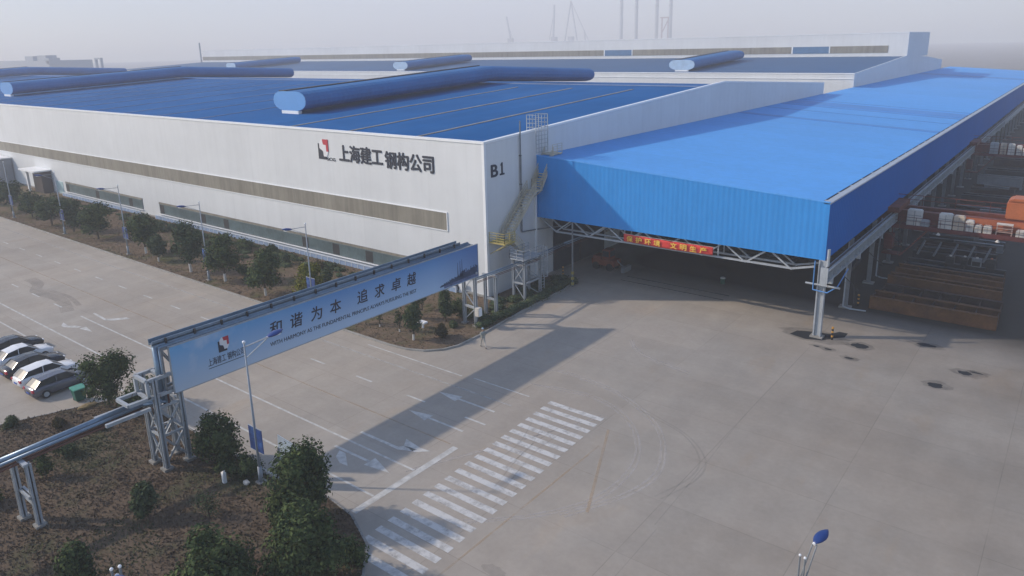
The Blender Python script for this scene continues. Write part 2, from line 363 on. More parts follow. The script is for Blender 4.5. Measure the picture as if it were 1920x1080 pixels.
def text(name, body, size, origin, xdir, ydir, material, parent, extrude=.02, align='LEFT', width=None, bold=0., shear=0., spacing=1., heavy=0.):
    cu = bpy.data.curves.new(name, 'FONT'); cu.body = body; cu.size = size; cu.extrude = extrude; cu.align_x = align; cu.offset = bold; cu.shear = shear; cu.space_character = spacing
    to = bpy.data.objects.new(name, cu); col.objects.link(to); bpy.context.view_layer.update()
    me = bpy.data.meshes.new_from_object(to.evaluated_get(bpy.context.evaluated_depsgraph_get())); bpy.data.objects.remove(to)
    xs = [v.co.x for v in me.vertices]; ys = [v.co.y for v in me.vertices]
    sx = width/(max(xs)-min(xs)) if width else 1.; x0 = min(xs); y0 = min(ys)
    xd = Vector(xdir); yd = Vector(ydir); zd = xd.cross(yd); o_ = Vector(origin)
    off = Vector((0, 0, 0)); p = parent
    while p is not None: off += p.location; p = p.parent
    for v in me.vertices: v.co = o_ + xd*(v.co.x-x0)*sx + yd*(v.co.y-y0) + zd*v.co.z - off
    if heavy:
        bm = bmesh.new(); bm.from_mesh(me); base = bm.verts[:]+bm.edges[:]+bm.faces[:]
        for i, (a, c) in enumerate(((1, 0), (-1, 0), (0, 1), (0, -1))):
            g_ = bmesh.ops.duplicate(bm, geom=base)['geom']; bmesh.ops.translate(bm, verts=[e for e in g_ if isinstance(e, bmesh.types.BMVert)], vec=xd*a*heavy+yd*c*heavy+zd*.0012*(i+1))
        bm.to_mesh(me); bm.free()
    me.materials.clear(); me.materials.append(material); me.name = name
    o = bpy.data.objects.new(name, me); col.objects.link(o); o.parent = parent; return o

# ------------------------------------------------------------------ ground and markings
g = MB(); g.poly([(-2600, -200, 0), (1500, -200, 0), (1500, 3000, 0), (-2600, 3000, 0)])
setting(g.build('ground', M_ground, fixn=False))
Z1, Z2 = .004, .008
def quad(mb, x0, x1, y0, y1, z=Z2): mb.poly([(x0, y0, z), (x1, y0, z), (x1, y1, z), (x0, y1, z)])
cw = MB()
for i in range(21):
    y = 39.5-i*.955; xo = -28.1+.045*i
    cw.poly([(xo, y-.24, Z2), (xo+4.5, y-.24, Z2), (xo+4.5, y+.22, Z2), (xo, y+.22, Z2)])
setting(cw.build('crosswalk', P_zebra, fixn=False))
ln = MB(); quad(ln, -29.65, -29.2, 22.4, 30.9)
quad(ln, -260, -29.7, 24.03, 24.18); quad(ln, -76.5, -29.7, 27.33, 27.48); quad(ln, -260, -31.5, 21.93, 22.07)
for k in range(30):
    x = -31.6-5.76*k
    quad(ln, x, x+1.85, 34.18, 34.34)
for k in range(20): quad(ln, -83-5.76*k, -81-5.76*k, 27.33, 27.48)
quad(ln, -35.2, -29.8, 39.3, 39.42); quad(ln, -47.2, -36.2, 39.05, 39.17)
setting(ln.build('lane_lines', P_white, fixn=False))
lf = MB(); quad(lf, -260, -30, 37.4, 37.52); setting(lf.build('edge_line', P_faint, fixn=False))
lo = MB(); quad(lo, -200, -30, 30.95, 31.07)
lo.poly([(-22.7, 38.6, Z2), (-22.5, 38.6, Z2), (-18.8, 30.1, Z2), (-19., 30.1, Z2)])
quad(lo, -22.1, -21.98, 20, 36.5)
setting(lo.build('centre_line', P_orange, fixn=False))
ar = MB()
def P2(pts): ar.poly([(x, y, Z2) for x, y in pts])
for y, xa, xt in ((32.7, -30.4, -35.6), (36.05, -30.4, -35.8)):
    P2([(xa, y-.09), (xa, y+.09), (xt+2, y+.09), (xt+2, y-.09)]); P2([(xt+2, y-.42), (xt+2, y+.42), (xt, y)])
P2([(-36, 28.5), (-36, 28.7), (-32.4, 28.75), (-32.3, 28.5)]); P2([(-32.3, 28.5), (-32.5, 28.75), (-32.3, 29.1), (-31.3, 29.2), (-31.4, 28.9)])
P2([(-32.8, 29.75), (-31.2, 29.5), (-30.4, 29.6), (-31.2, 28.9), (-32.3, 29.05)])
P2([(-36, 26.3), (-36, 26.5), (-32.6, 26.55), (-32.6, 26.35)]); P2([(-32.7, 26.95), (-32.7, 26.0), (-30.7, 26.3)])
P2([(-35.3, 26.2), (-34.7, 26.2), (-33.4, 25.3), (-34.1, 25.25), (-34.9, 25.6)])
P2([(-76.3, 28.45), (-76.3, 28.65), (-73.1, 28.5), (-73.1, 28.25)]); P2([(-73.2, 28.25), (-73.4, 28.5), (-72.2, 29.9), (-71.5, 29.9), (-72.6, 28.6)])
P2([(-76, 25.6), (-74.6, 25.5), (-74.1, 25.9), (-73.2, 26.2), (-73.4, 25.7), (-74.6, 25.1), (-75.2, 25.1)]); P2([(-72.9, 26.4), (-72.9, 25.8), (-71, 26.15)])
setting(ar.build('lane_arrows', P_white, fixn=False))
def arc_strip(mb, pts, wdt, z=Z1):
    # smooth the way points, then lay a ribbon
    def cr(p0, p1, p2, p3, t):
        return tuple(.5*((2*b)+(-a+c)*t+(2*a-5*b+4*c-d)*t*t+(-a+3*b-3*c+d)*t**3) for a, b, c, d in zip(p0, p1, p2, p3))
    P = [pts[0]]+list(pts)+[pts[-1]]; q = []
    for i in range(len(pts)-1):
        for k in range(8): q.append(cr(P[i], P[i+1], P[i+2], P[i+3], k/8))
    q.append(pts[-1]); vs = []
    for i, p in enumerate(q):
        a = Vector(q[max(0, i-1)]); b = Vector(q[min(len(q)-1, i+1)]); d = (b-a).normalized(); nn = Vector((-d.y, d.x))*wdt/2
        vs += [(p[0]+nn.x, p[1]+nn.y, z), (p[0]-nn.x, p[1]-nn.y, z)]
    mb._add(vs, [(2*i, 2*i+1, 2*i+3, 2*i+2) for i in range(len(q)-1)])
ty = MB()
for off in (0, .32):
    arc_strip(ty, [(-31+off, 41.2), (-29.0, 41.4+off), (-26.0, 41.9+off), (-23.2+off*.7, 41.0+off*.7), (-20.9+off, 39.0), (-19.3+off, 35.8), (-19.3+off, 31.7), (-21.2+off, 28.2), (-24+off, 25.5)], .14)
    arc_strip(ty, [(-31+off, 44.0), (-29.9, 44.2+off), (-25.2, 43.6+off), (-21.5+off*.7, 41.7+off*.7), (-19.4+off, 39.7), (-17.8+off, 36.2), (-18.1+off, 33), (-20+off, 29)], .14)
    arc_strip(ty, [(-29, 53+off), (-27.7, 51.5+off), (-25.9, 50.5+off), (-22, 49.6+off)], .14)
    arc_strip(ty, [(-24+off, 40), (-27, 33+off), (-30, 27+off)], .12)
setting(ty.build('tyre_tracks', P_tyre, fixn=False))
td = MB()
for off in (0, .4):
    arc_strip(td, [(-22.5, 42.3+off), (-21.2+off*.6, 41.9+off*.6), (-18.3+off, 40.9), (-16.2+off, 38.8), (-15.8+off, 36.5), (-16.6+off, 33.6)], .12, Z1+.002)
    arc_strip(td, [(-27.4+off*2.2, 36.5), (-26.4+off*2.2, 33.6), (-26.3+off*2.2, 30.8)], .10, .0095)
    arc_strip(td, [(-25.4+off*1.6, 37.5), (-25.6+off*1.6, 33.6), (-24.6+off*1.6, 29)], .10, .0105)
arc_strip(td, [(-16, 56), (-16, 46.1), (-15.6, 37.1), (-15.4, 31.3)], .06); arc_strip(td, [(-15.15, 31), (-15.1, 26.6), (-15.1, 20)], .06)
setting(td.build('dark_tracks', P_tyred, fixn=False))
st = MB()
def blob(mb, cx, cy, rx, ry, z=.010, n=18, rg=.18, ph=0):
    mb.poly([(cx+rx*math.cos(2*math.pi*i/n)*(1+R.uniform(-rg, rg))*1., cy+ry*math.sin(2*math.pi*i/n)*(1+R.uniform(-rg, rg)), z) for i in range(n)])
st.poly([(-18.3, 62.3, .011), (-16.9, 61.9, .011), (-15.6, 62.3, .011), (-15.0, 63.2, .011), (-14.2, 64.1, .011), (-14.2, 65.2, .011), (-14.9, 65.2, .011), (-15.4, 64.2, .011), (-16.5, 64.0, .011), (-17.4, 63.7, .011), (-18.0, 63.4, .011)])
for a in ((-12.65, 62.9, .68, .55), (-14.6, 60.7, .32, .14), (-12.75, 59.8, .36, .2), (-8.3, 66.2, .75, .35), (-4.9, 61.9, .5, .35), (-6.35, 58.3, .5, .45), (-15.6, 60.8, .25, .12), (-4.2, 62.4, .45, .12), (-69.0, 19.6, .35, .2), (-62.9, 22.9, .3, .1)): blob(st, *a)
setting(st.build('oil_stains', P_stain, fixn=False))
P_damp = paint_mat('damp stain edge', (.06, .062, .066), .28, 1.2, .3, .6, low=.1)
dm = MB()
for a in ((-16.4, 63.2, 3.0, 1.5), (-12.6, 62.9, 1.2, .9), (-14.6, 60.7, .7, .4), (-15.4, 60.9, .8, .3), (-12.7, 59.8, .8, .45), (-8.2, 66.2, 1.4, .7), (-4.7, 62.0, 1.2, .8), (-4.0, 62.6, .8, .25), (-6.3, 58.4, 1.0, .8)): blob(dm, *a, z=.0065)
setting(dm.build('damp_patches', P_damp, fixn=False))
du = MB(); arc_strip(du, [(-95, 29.4), (-92, 29.2), (-89, 28), (-84, 28.4), (-79, 27.2)], 1.2); arc_strip(du, [(-88, 29), (-84, 29.3), (-80, 28.7)], .5, Z1+.001)
blob(du, -20.1, 23.4, .7, .35, .007); blob(du, -17, 22, .5, .3, .007)
setting(du.build('dust_smears', P_dust, fixn=False))
rl = MB()
for y in (67.4, 68.9): rl.box(-38.2, -26.5, y-.06, y+.06, 0, .03)
setting(rl.build('floor_rails', M_dark))

# ------------------------------------------------------------------ verges with kerbs
def island(name, outline, smat, kerb_from, kerb_to, seed, res=1.0):
    n = len(outline)
    s = MB(); s.poly([(x, y, .12) for x, y in outline]); o = s.build(name, smat, fixn=False); setting(o)
    bm = bmesh.new(); bm.from_mesh(o.data); bmesh.ops.triangulate(bm, faces=bm.faces[:])
    for f in bm.faces:
        if f.normal.z < 0: f.normal_flip()
    for _ in range(5 if res < 1 else 4): bmesh.ops.subdivide_edges(bm, edges=[e for e in bm.edges if e.calc_length() > res], cuts=1); bmesh.ops.triangulate(bm, faces=bm.faces[:])
    rr = random.Random(seed)
    for v in bm.verts:
        if not v.is_boundary: v.co.z += rr.uniform(0, .05)
    bm.to_mesh(o.data); bm.free()
    k = MB(); seg = outline[kerb_from:kerb_to+1]
    rings = []
    for i, p in enumerate(seg):
        a = Vector(seg[max(0, i-1)]); b = Vector(seg[min(len(seg)-1, i+1)]); d = (b-a).normalized(); q = Vector((d.y, -d.x))
        rings.append([(p[0], p[1], -.02), (p[0], p[1], .16), (p[0]+q.x*.14, p[1]+q.y*.14, .15), (p[0]+q.x*.15, p[1]+q.y*.15, -.02)])
    k.loft(rings); setting(k.build(name.replace('verge', 'kerb').replace('turf', 'kerb'), M_kerb))
def arc(cx, cy, r, a0, a1, n): return [(cx+r*math.cos(math.radians(a0+(a1-a0)*i/n)), cy+r*math.sin(math.radians(a0+(a1-a0)*i/n))) for i in range(n+1)]
far_out = [(-260, 40.1), (-140, 40.1), (-92, 40.1), (-60, 40.1), (-47.8, 40.1)] + [(-45.5, 40.1), (-43.6, 40.3), (-42.1, 40.9), (-41.0, 42.0), (-40.5, 43.4), (-40.5, 46.2), (-40.9, 50.5), (-41.2, 54.6), (-41.3, 58), (-41.5, 61.1), (-41.9, 63.2), (-43.3, 64.2)] + [(-46.15, 64.2), (-46.15, 54.35), (-260, 54.35)]
island('far_verge', far_out, M_soil2, 0, 16, 3, 1.6)
near_out = [(-62, -8), (-61.2, 2), (-57.3, 14.1), (-54.6, 21.0), (-53.6, 21.7), (-49.9, 21.8), (-36.2, 21.6), (-31.6, 22.3), (-29.2, 22.0), (-26.7, 20.9), (-25.0, 19.2), (-24.3, 17), (-24, 14), (-24, -8)]
near_out = near_out[::-1]
island('near_turf', near_out, M_soil, 0, 12, 5, .8)

# ------------------------------------------------------------------ haze
hz = MB().box(-2650, 1550, -250, 3100, -1, 215)
ho = hz.build('haze', []); tag(ho, kind='stuff')
HM = bpy.data.materials.new('haze air'); HM.use_nodes = True; t = HM.node_tree; t.nodes.clear()
o_ = t.nodes.new('ShaderNodeOutputMaterial'); pv = t.nodes.new('ShaderNodeVolumePrincipled')
pv.inputs['Color'].default_value = (.93, .94, .97, 1); pv.inputs['Density'].default_value = HAZE_DENSITY; pv.inputs['Anisotropy'].default_value = 0.
t.links.new(pv.outputs[0], o_.inputs['Volume']); ho.data.materials.append(HM)
# ------------------------------------------------------------------ factory halls
def vent(parent, cx, y0, y1, yr, zf, hw=3.9, hh=3.05, cap_light=M_ventcap):
    """big round-shouldered ridge ventilator that follows the roof up and over the ridge"""
    def ring(y, z, k=1.):
        P = []
        for i in range(20):
            t = 2*math.pi*i/20; c, s = math.cos(t), math.sin(t)
            x = abs(c)**.75*math.copysign(1, c)*hw*k; zz = abs(s)**.85*math.copysign(1, s)*hh/2*k
            if zz > hh*.44: zz = hh*.44
            P.append((cx+x, y, z+.35+hh/2+zz))
        return P
    b = MB(); b.loft([ring(y0, zf(y0)), ring(yr, zf(yr)), ring(y1, zf(y1))]); v = b.build('roof_ventilator', M_vent, parent, smooth=False)
    b = MB(); b.loft([ring(y0-.06, zf(y0), .985), ring(y0+.02, zf(y0), .985)]); b.build('end_cap', cap_light, v)
    b = MB(); b.box(cx-2, cx+2, y0-.1, y0+.5, zf(y0)-.1, zf(y0)+.45); b.build('curb_plate', M_cop, v)
    b = MB()
    for a, c in ((y0, yr),):
        b.prism([(cx-hw*.62, a, zf(a)+.35+hh*.93), (cx-hw*.2, a, zf(a)+.35+hh*.95), (cx-hw*.2, a, zf(a)+.35+hh*.99), (cx-hw*.62, a, zf(a)+.35+hh*.97)], (0, c-a, zf(c)-zf(a)))
    b.build('top_strip', M_dark, v)  # dark strip along the left shoulder, up to the ridge
# --- hall B1
XE, YF, YB = -46.2, 54.4, 167.
f1 = thing('factory_hall', 'long white clad factory hall with deep blue roof and dark company lettering on its front', 'factory', (-46.2, 54.4, 0))
MB().box(-420, XE, YF, YF+.3, 0, 15.85).build('front_wall', M_wall, f1)
MB().box(-420, XE, YB-.3, YB, 0, 15.2).build('back_wall', M_wall, f1)
b = MB(); b.prism([(XE, YF+.3, 0), (XE, YF+.3, 15.85), (XE, 113, 18.75), (XE, YB-.3, 15.85), (XE, YB-.3, 0)], (-.3, 0, 0)); b.build('side_wall', M_wally, f1)
b = MB(); b.box(-420, XE+.06, YF-.08, YF+.42, 15.85, 16.06)
for a, c in (((YF+.42, 15.87), (113, 18.75)), ((113, 18.75), (YB, 15.85))):
    b.prism([(XE-.4, a[0], a[1]), (XE+.06, a[0], a[1]), (XE+.06, a[0], a[1]+.2), (XE-.4, a[0], a[1]+.2)], (0, c[0]-a[0], c[1]-a[1]))
b.build('coping', M_cop, f1)
b = MB(); b.box(XE-.28, XE+.03, YF-.03, YF-.001, 0, 15.85); b.box(XE+.001, XE+.03, YF, YF+.28, 0, 15.85); b.build('corner_trim', M_cop, f1)
b = MB(); b.box(XE-.02, XE+.04, YB-.3, YB+.03, 13, 15.85); b.build('rear_corner_trim', M_cop, f1)
zf1 = lambda y: 15.55+(y-54.7)*(18.2-15.55)/(110-54.7) if y < 110 else 18.2-(y-110)*(18.2-15.4)/57
b = MB()
for a, c in ((YF+.3, 110), (110, YB-.3)):
    b.prism([(-420, a, zf1(a)-.15), (XE-.3, a, zf1(a)-.15), (XE-.3, a, zf1(a)), (-420, a, zf1(a))], (0, c-a, zf1(c)-zf1(a)))
rf = b.build('roof', M_roof, f1)
b = MB(); b.prism([(-420, 109.6, 18.22), (-420, 110, 18.34), (-420, 110.4, 18.22)], (420+XE-.3, 0, 0)); b.build('ridge_cap', M_sky2, rf)
for k in range(30):
    x = -57.7-11.4*k
    if abs(x+93) < 3 or abs(x+203) < 3.5 or abs(x+313) < 3.5: continue
    wd = .42 if k < 3 else .22
    y0, y1 = 55.2, 104.5; b = MB(); b.prism([(x-wd/2, y0, zf1(y0)+.005), (x+wd/2, y0, zf1(y0)+.005), (x+wd/2, y0, zf1(y0)+.08), (x-wd/2, y0, zf1(y0)+.08)], (0, y1-y0, zf1(y1)-zf1(y0)))
    b.build('skylight_strip', M_sky if k < 3 else M_sky2, rf)
for x in (-93, -203, -313): vent(f1, x, 66, 144, 110, zf1)
b = MB(); b.box(-420, -51.5, YF-.05, YF+.1, 6.5, 8.37); b.build('clerestory_band', M_frp, f1)
b = MB(); b.box(-420, -51.4, YF-.09, YF+.05, 8.37, 8.47); b.box(-420, -51.4, YF-.09, YF+.05, 6.4, 6.5); b.box(-51.5, -51.4, YF-.09, YF+.05, 6.5, 8.37); b.build('band_trim', M_cop, f1)
for xa, xb in ((-147.3, -118.3), (-112.9, -57.2)):
    b = MB(); b.box(xa, xb, YF-.05, YF+.1, .85, 2.72); wn_ = b.build('window_strip', M_steeld, f1)
    b = MB(); b.box(xa+.1, xb-.1, YF-.08, YF-.04, .95, 2.38); b.build('pane', M_glass, wn_)
    b = MB(); b.box(xa+.02, xb-.02, YF-.1, YF-.04, 2.44, 2.70); b.build('tan_panel', M_frp, wn_)
    b = MB(); n = int((xb-xa)/1.5)
    for i in range(n+1):
        x = xa+.1+(xb-xa-.2)*i/n
        b.box(x-.018, x+.018, YF-.095, YF-.05, .95, 2.38)
    b.box(xa, xb, YF-.12, YF-.05, 2.38, 2.44); b.build('mullions', mat('grey window mullion', (.15, .19, .2), .5), wn_)
    b = MB()
    for i in range(0, n, 4):
        if R.random() < .45: x = xa+.1+(xb-xa-.2)*i/n; b.box(x+.06, x+1.3, YF-.095, YF-.082, 1., 2.3)
    if b.v: split(b.build('open_sash', M_dark, wn_))
    b = MB(); b.box(xa-.1, xb+.1, YF-.22, YF, .78, .86); b.build('sill', M_cop, wn_)
b = MB(); b.box(-420, XE, YF-.25, YF, 0, .3); b.build('plinth', M_conc, f1)
for k in range(6):  # dark panels added to paint the wall under the canopy in shade
    y0 = 66+15*k; b = MB(); b.box(XE, XE+.12, y0, y0+11, 0, 6.5); dr = b.build('wall_shade_panel', mat('dark wall shade', (.03, .04, .055), .7, var=.2), f1)
    b = MB(); b.box(XE+.12, XE+.16, y0+5.3, y0+5.7, 0, 6.5); b.build('wall_shade_strip', M_dark, dr)
MB().box(XE, XE+.06, 64.3, 166, 6.5, 12.9).build('shaded_panel', mat('dark upper wall shade', (.05, .06, .075), .8, var=.15), f1)  # dark sheet painting shade onto the upper wall below the canopy roof
# front lettering
text('company_lettering', '上海建工', 2.05, (-68.1, YF-.02, 12.55), (1, 0, 0), (0, 0, 1), M_ink, f1, .06, width=7.3, heavy=.045)
text('company_lettering', '钢构公司', 2.0, (-60.35, YF-.02, 12.38), (1, 0, 0), (0, 0, 1), M_ink, f1, .06, width=7.3, heavy=.045)
def logo(parent, o, xd, yd, s, th=.05):
    """square mark: dark L, white stepped ribbon, red corner"""
    o = Vector(o); xd = Vector(xd); yd = Vector(yd); zd = xd.cross(yd)
    root = None
    for nm, m_, pts, dz in (('logo_mark', M_ink, [(0, .0), (.62, 0), (.62, .12), (.42, .18), (.35, .42), (.12, .5), (.12, .78), (0, .78)], 0),
                            ('ribbon', M_logowhite, [(.12, .55), (.12, .82), (.3, 1.0), (.42, 1.0), (.42, .74), (.66, .72), (.66, .4), (.8, .4), (.66, .14), (.42, .14), (.38, .4)], .004),
                            ('red_corner', M_logored, [(.36, 1.0), (.80, 1.0), (.80, .4), (.64, .4), (.64, .72), (.42, .74)], .008)):
        b = MB(); b.prism([o+xd*x*s+yd*y*s+zd*(dz-.01) for x, y in pts], zd*(th+.0)); q = b.build(nm, m_, root or parent); root = root or q
    return root
lg = logo(f1, (-71.9, YF-.02, 12.55), (1, 0, 0), (0, 0, 1), 2.35)
text('small_letters', 'SCG', .5, (-70.4, YF-.02, 12.45), (1, 0, 0), (0, 0, 1), M_ink, f1, .05, width=1.5)
text('hall_number', 'B', 1.75, (XE+.02, 55.4, 12.45), (0, 1, 0), (0, 0, 1), M_ink, f1, .06, width=1.0, heavy=.03)
b = MB(); b.prism([(XE+.01, 56.85, 13.42), (XE+.01, 57.05, 13.72), (XE+.01, 57.2, 13.72), (XE+.01, 57.2, 12.62), (XE+.01, 57.45, 12.62), (XE+.01, 57.45, 12.45), (XE+.01, 56.75, 12.45), (XE+.01, 56.75, 12.62), (XE+.01, 57.0, 12.62), (XE+.01, 57.0, 13.45)], (.07, 0, 0)); b.build('hall_numeral', M_ink, f1)
# porch and annex
b = MB(); b.box(-157.2, -153.2, 52.6, YF-.02, 0, 4.2); p_ = b.build('entrance_porch', mat('brown porch glass', (.06, .05, .05), .3), f1)
MB().box(-160.5, -153, 51.4, YF-.03, 4.2, 4.45).build('porch_roof', M_cop, p_)
b = MB(); b.box(-158.3, -157.9, 51.8, 52.2, 0, 4.2); b.build('porch_column', M_cop, p_)
b = MB(); b.box(-151.8, -148.6, YF-.06, YF+.1, .1, 2.5); b.build('pale_panel', M_ventcap if False else mat('pale cyan panel', (.4, .55, .58), .4), f1)
an = thing('annex', 'small grey flat roofed annex at the far left end of the white factory front', 'annex', (-190, 50, 0))
MB().box(-205, -172, 50, 54.2, 0, 5.2).build('wall', mat('grey render', (.3, .31, .33), .8, var=.1), an)
MB().box(-205.2, -171.8, 49.8, 54.25, 5.2, 5.4).build('roof', M_cop, an)
# low fences in front of the windows
for xa, xb, lab in ((-147.6, -118.2, 'short run of low pale blue fence under the far left ground floor windows'), (-113.2, -50, 'long low white and blue panel fence at the foot of the factory front')):
    fe = thing('low_fence', lab, 'fence', (xa, 53.7, 0))
    b = MB(); b.box(xa, xb, 53.66, 53.74, .12, .66); b.build('panel', M_fenceb, fe)
    b = MB(); b.box(xa, xb, 53.6, 53.8, .66, .76); b.box(xa, xb, 53.55, 53.85, 0, .12)
    b.build('rail', M_fencew, fe)
    b = MB(); n = int((xb-xa)/1.1)
    for i in range(n+1): x = xa+(xb-xa)*i/n; b.box(x-.06, x+.06, 53.62, 53.78, .12, .68)
    tag(b.build('post_row', M_fencew, fe), kind='stuff')
# --- hall B2 with raised rear bay
f2 = thing('factory_hall', 'second white hall with hazy blue roof and tall raised rear bay behind the front hall', 'factory', (-46.2, 192, 0))
MB().box(-436, XE, 191.6, 191.9, 0, 16.7).build('front_wall', M_wall, f2)
b = MB(); b.box(-436, XE+.05, 191.5, 192, 16.7, 16.92); b.box(-436, XE+.02, 191.45, 191.6, 15.5, 15.62); b.build('coping', M_cop, f2)
b = MB(); b.prism([(XE, 191.9, 0), (XE, 191.9, 16.85), (XE, 251, 19.7), (XE, 283, 18.6), (XE, 313, 16.8), (XE, 313, 0)], (-.3, 0, 0)); b.build('side_wall', M_wally, f2)
zf2 = lambda y: 16.4+(y-191.9)*(19.4-16.4)/(251-191.9)
b = MB(); b.prism([(-436, 191.9, 16.3), (XE-.3, 191.9, 16.3), (XE-.3, 191.9, 16.45), (-436, 191.9, 16.45)], (0, 58.0, 3.0))
b.prism([(-436, 283.3, 18.0), (XE-.3, 283.3, 18.0), (XE-.3, 283.3, 18.2), (-436, 283.3, 18.2)], (0, 29.5, -1.8)); b.build('roof', M_roof2, f2)
b = MB(); b.box(-436, XE-.02, 250, 283, 19, 26.2); rb = b.build('raised_bay', M_wall, f2)
MB().box(XE-.02, XE+.015, 250, 283, 19, 26.2).build('bay_end_wall', M_wally, rb)
b = MB(); b.box(-436.2, XE+.05, 249.9, 283.1, 26.2, 26.4); b.build('bay_roof', M_cop, rb)
b = MB(); b.box(-436, -51.5, 249.9, 250.05, 20.5, 22.6); b.build('bay_window_band', M_frp, rb)
for xa, xb in ((-150.2, -138.6), (-79.7, -68.5)):
    b = MB(); b.box(xa, xb, 249.85, 249.9, 20.5, 22.6); b.build('blue_window', M_blueband, rb)
    b = MB(); b.box(xa-.4, xa, 249.82, 249.9, 20.5, 22.6); b.box(xb, xb+.3, 249.82, 249.9, 20.5, 22.6); split(b.build('window_jamb', M_cop, rb))
for x in (-94.7, -210, -325): vent(f2, x, 200, 237, 236, zf2, 4.0, 3.1, mat('pale ventilator end', (.35, .5, .68), .5))
ms = thing('mast', 'thin lattice mast at the far left end of the raised hall', 'mast', (-438, 250, 0))
b = MB()
for dx in (-.35, .35):
    for dy in (-.35, .35): b.beam((-438+dx, 250+dy, 0), (-438+dx*.6, 250+dy*.6, 31), .16)
for k in range(20): z = 1.5*k; b.beam((-438.35, 250, z), (-437.65, 250, z+1.5), .1); b.beam((-437.65, 250, z), (-438.35, 250, z+1.5), .1)
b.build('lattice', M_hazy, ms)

# ------------------------------------------------------------------ blue canopy hall
YC0, YC1, XR = 63.0, 333., -16.1
zc = lambda x: 13.63-(x-XE)*.061
cn = thing('blue_canopy', 'huge bright blue open sided canopy hall built against the white factory', 'canopy', (XR, YC0, 0))
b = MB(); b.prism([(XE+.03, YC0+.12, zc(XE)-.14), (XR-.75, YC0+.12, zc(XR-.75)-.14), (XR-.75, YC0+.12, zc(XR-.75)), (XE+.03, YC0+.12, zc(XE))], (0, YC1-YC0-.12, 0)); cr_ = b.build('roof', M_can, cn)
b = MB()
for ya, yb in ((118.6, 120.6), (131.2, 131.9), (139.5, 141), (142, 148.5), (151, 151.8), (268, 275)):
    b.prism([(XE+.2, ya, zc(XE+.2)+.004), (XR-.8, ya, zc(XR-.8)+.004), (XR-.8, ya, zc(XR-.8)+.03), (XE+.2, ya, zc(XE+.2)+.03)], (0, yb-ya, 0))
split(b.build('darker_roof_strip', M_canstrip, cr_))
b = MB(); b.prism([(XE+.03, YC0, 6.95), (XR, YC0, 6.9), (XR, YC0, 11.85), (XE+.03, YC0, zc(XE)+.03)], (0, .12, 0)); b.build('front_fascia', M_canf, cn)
b = MB(); b.prism([(XE+.03, YC0-.03, zc(XE)), (XR, YC0-.03, 11.83), (XR, YC0-.03, 11.93), (XE+.03, YC0-.03, zc(XE)+.1)], (0, .2, 0)); b.build('fascia_flashing', M_can, cn)
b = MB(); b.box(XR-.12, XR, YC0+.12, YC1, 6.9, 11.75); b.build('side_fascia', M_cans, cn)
b = MB(); b.box(XR-.5, XR+.06, YC0+.0, YC1, 11.75, 11.87); gt = b.build('gutter', M_gutter, cn)
b = MB(); b.box(XR-.76, XR-.5, YC0+.2, YC1, 11.5, 11.8)
b.build('gutter_slot', M_black, gt)
b = MB()
for k in range(68): y = YC0+1+4*k; b.box(XR-.78, XR-.5, y, y+.25, 11.72, 11.84)
tag(b.build('gutter_strap', M_gutter, gt), kind='stuff')
for k in range(31):
    y = 62.95+9.05*k
    b = MB(); u = .0 if k == 0 else .12; b.box(XR-.42+u, XR-.30+u, y-.2+u, y+.2-u, 0, 6.9); b.box(XR+.12-u, XR+.24-u, y-.2+u, y+.2-u, 0, 6.9); b.box(XR-.31+u, XR+.13-u, y-.05, y+.05, 0, 6.9)
    b.box(XR-.5, XR+.32, y-.3, y+.3, 6.6, 6.9) if False else None
    c_ = b.build('column', M_steel if k == 0 else M_steeld, cn)  # columns behind the first take darker steel to paint in their shadow
    b = MB(); b.box(XR-.6, XR+.45, y-.4, y+.4, 0, .14); b.build('base_plate', M_conc, c_)
# trusses across the mouth
for j, yt in enumerate((63.5, 64.9, 72, 81, 90)):
    b = MB(); xs = [-45.2+2.05*i for i in range(14)]
    b.beam((-44, yt, 5.5), (-18.9, yt, 5.62), .2, .16); b.beam((-46.1, yt, 7.1), (-16.6, yt, 7.1), .18)
    b.beam((-44, yt, 5.5), (-46.1, yt, 6.8), .14); b.beam((-18.9, yt, 5.62), (-17.0, yt, 6.1), .16)
    for i in range(12):
        x = -44+2.09*i
        a = (x, yt, 5.5 if i % 2 == 0 else 7.0); c = (x+2.09, yt, 7.0 if i % 2 == 0 else 5.5); b.beam(a, c, .13)
    for x in (-35.6, -25.7): b.beam((x, yt, 5.5), (x, yt, 7.), .11)
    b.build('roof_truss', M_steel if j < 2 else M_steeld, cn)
b = MB()
for x in (-39.9, -31.6, -23.4): b.beam((x, 63.5, 5.5), (x, 64.9, 5.5), .1); b.beam((x, 63.5, 7), (x, 64.9, 7), .1)
split(b.build('truss_tie', M_steel, cn))
b = MB(); b.box(-41.32, -41.18, 62.43, 62.57, 0, 6.9); c_ = b.build('inner_post', M_steeld, cn)
for k, z in enumerate((.2, .8, 1.4)):
    b = MB(); b.box(-41.37, -41.13, 62.38, 62.62, z, z+.3); b.build('hazard_band', M_yellow, c_)
bp = MB(); bp.path([(-16.75, 62.5, 6.9), (-16.75, 62.5, 4.35), (-15.55, 62.4, 4.3), (-14.9, 62.9, 4.8), (-14.9, 66, 5.6)], .055)
bp.build('blue_pipe', M_bluep, cn)
bp = MB(); bp.tube((-17.4, 62.55, 4.85), (-14.6, 62.6, 4.8), .09); bp.tube((-15.65, 62.3, 6.6), (-15.65, 62.3, 8.1), .13); split(bp.build('bracket_pipe', M_steel, cn))
for y, x in ((71.2, -16.2), (83, -15.9)):
    bp = MB(); bp.path([(x, y, 6.7), (x, y, .35), (x+.6, y, .2), (x+2.0, y+.2, .2)], .07); bp.build('downpipe', M_steel, cn)

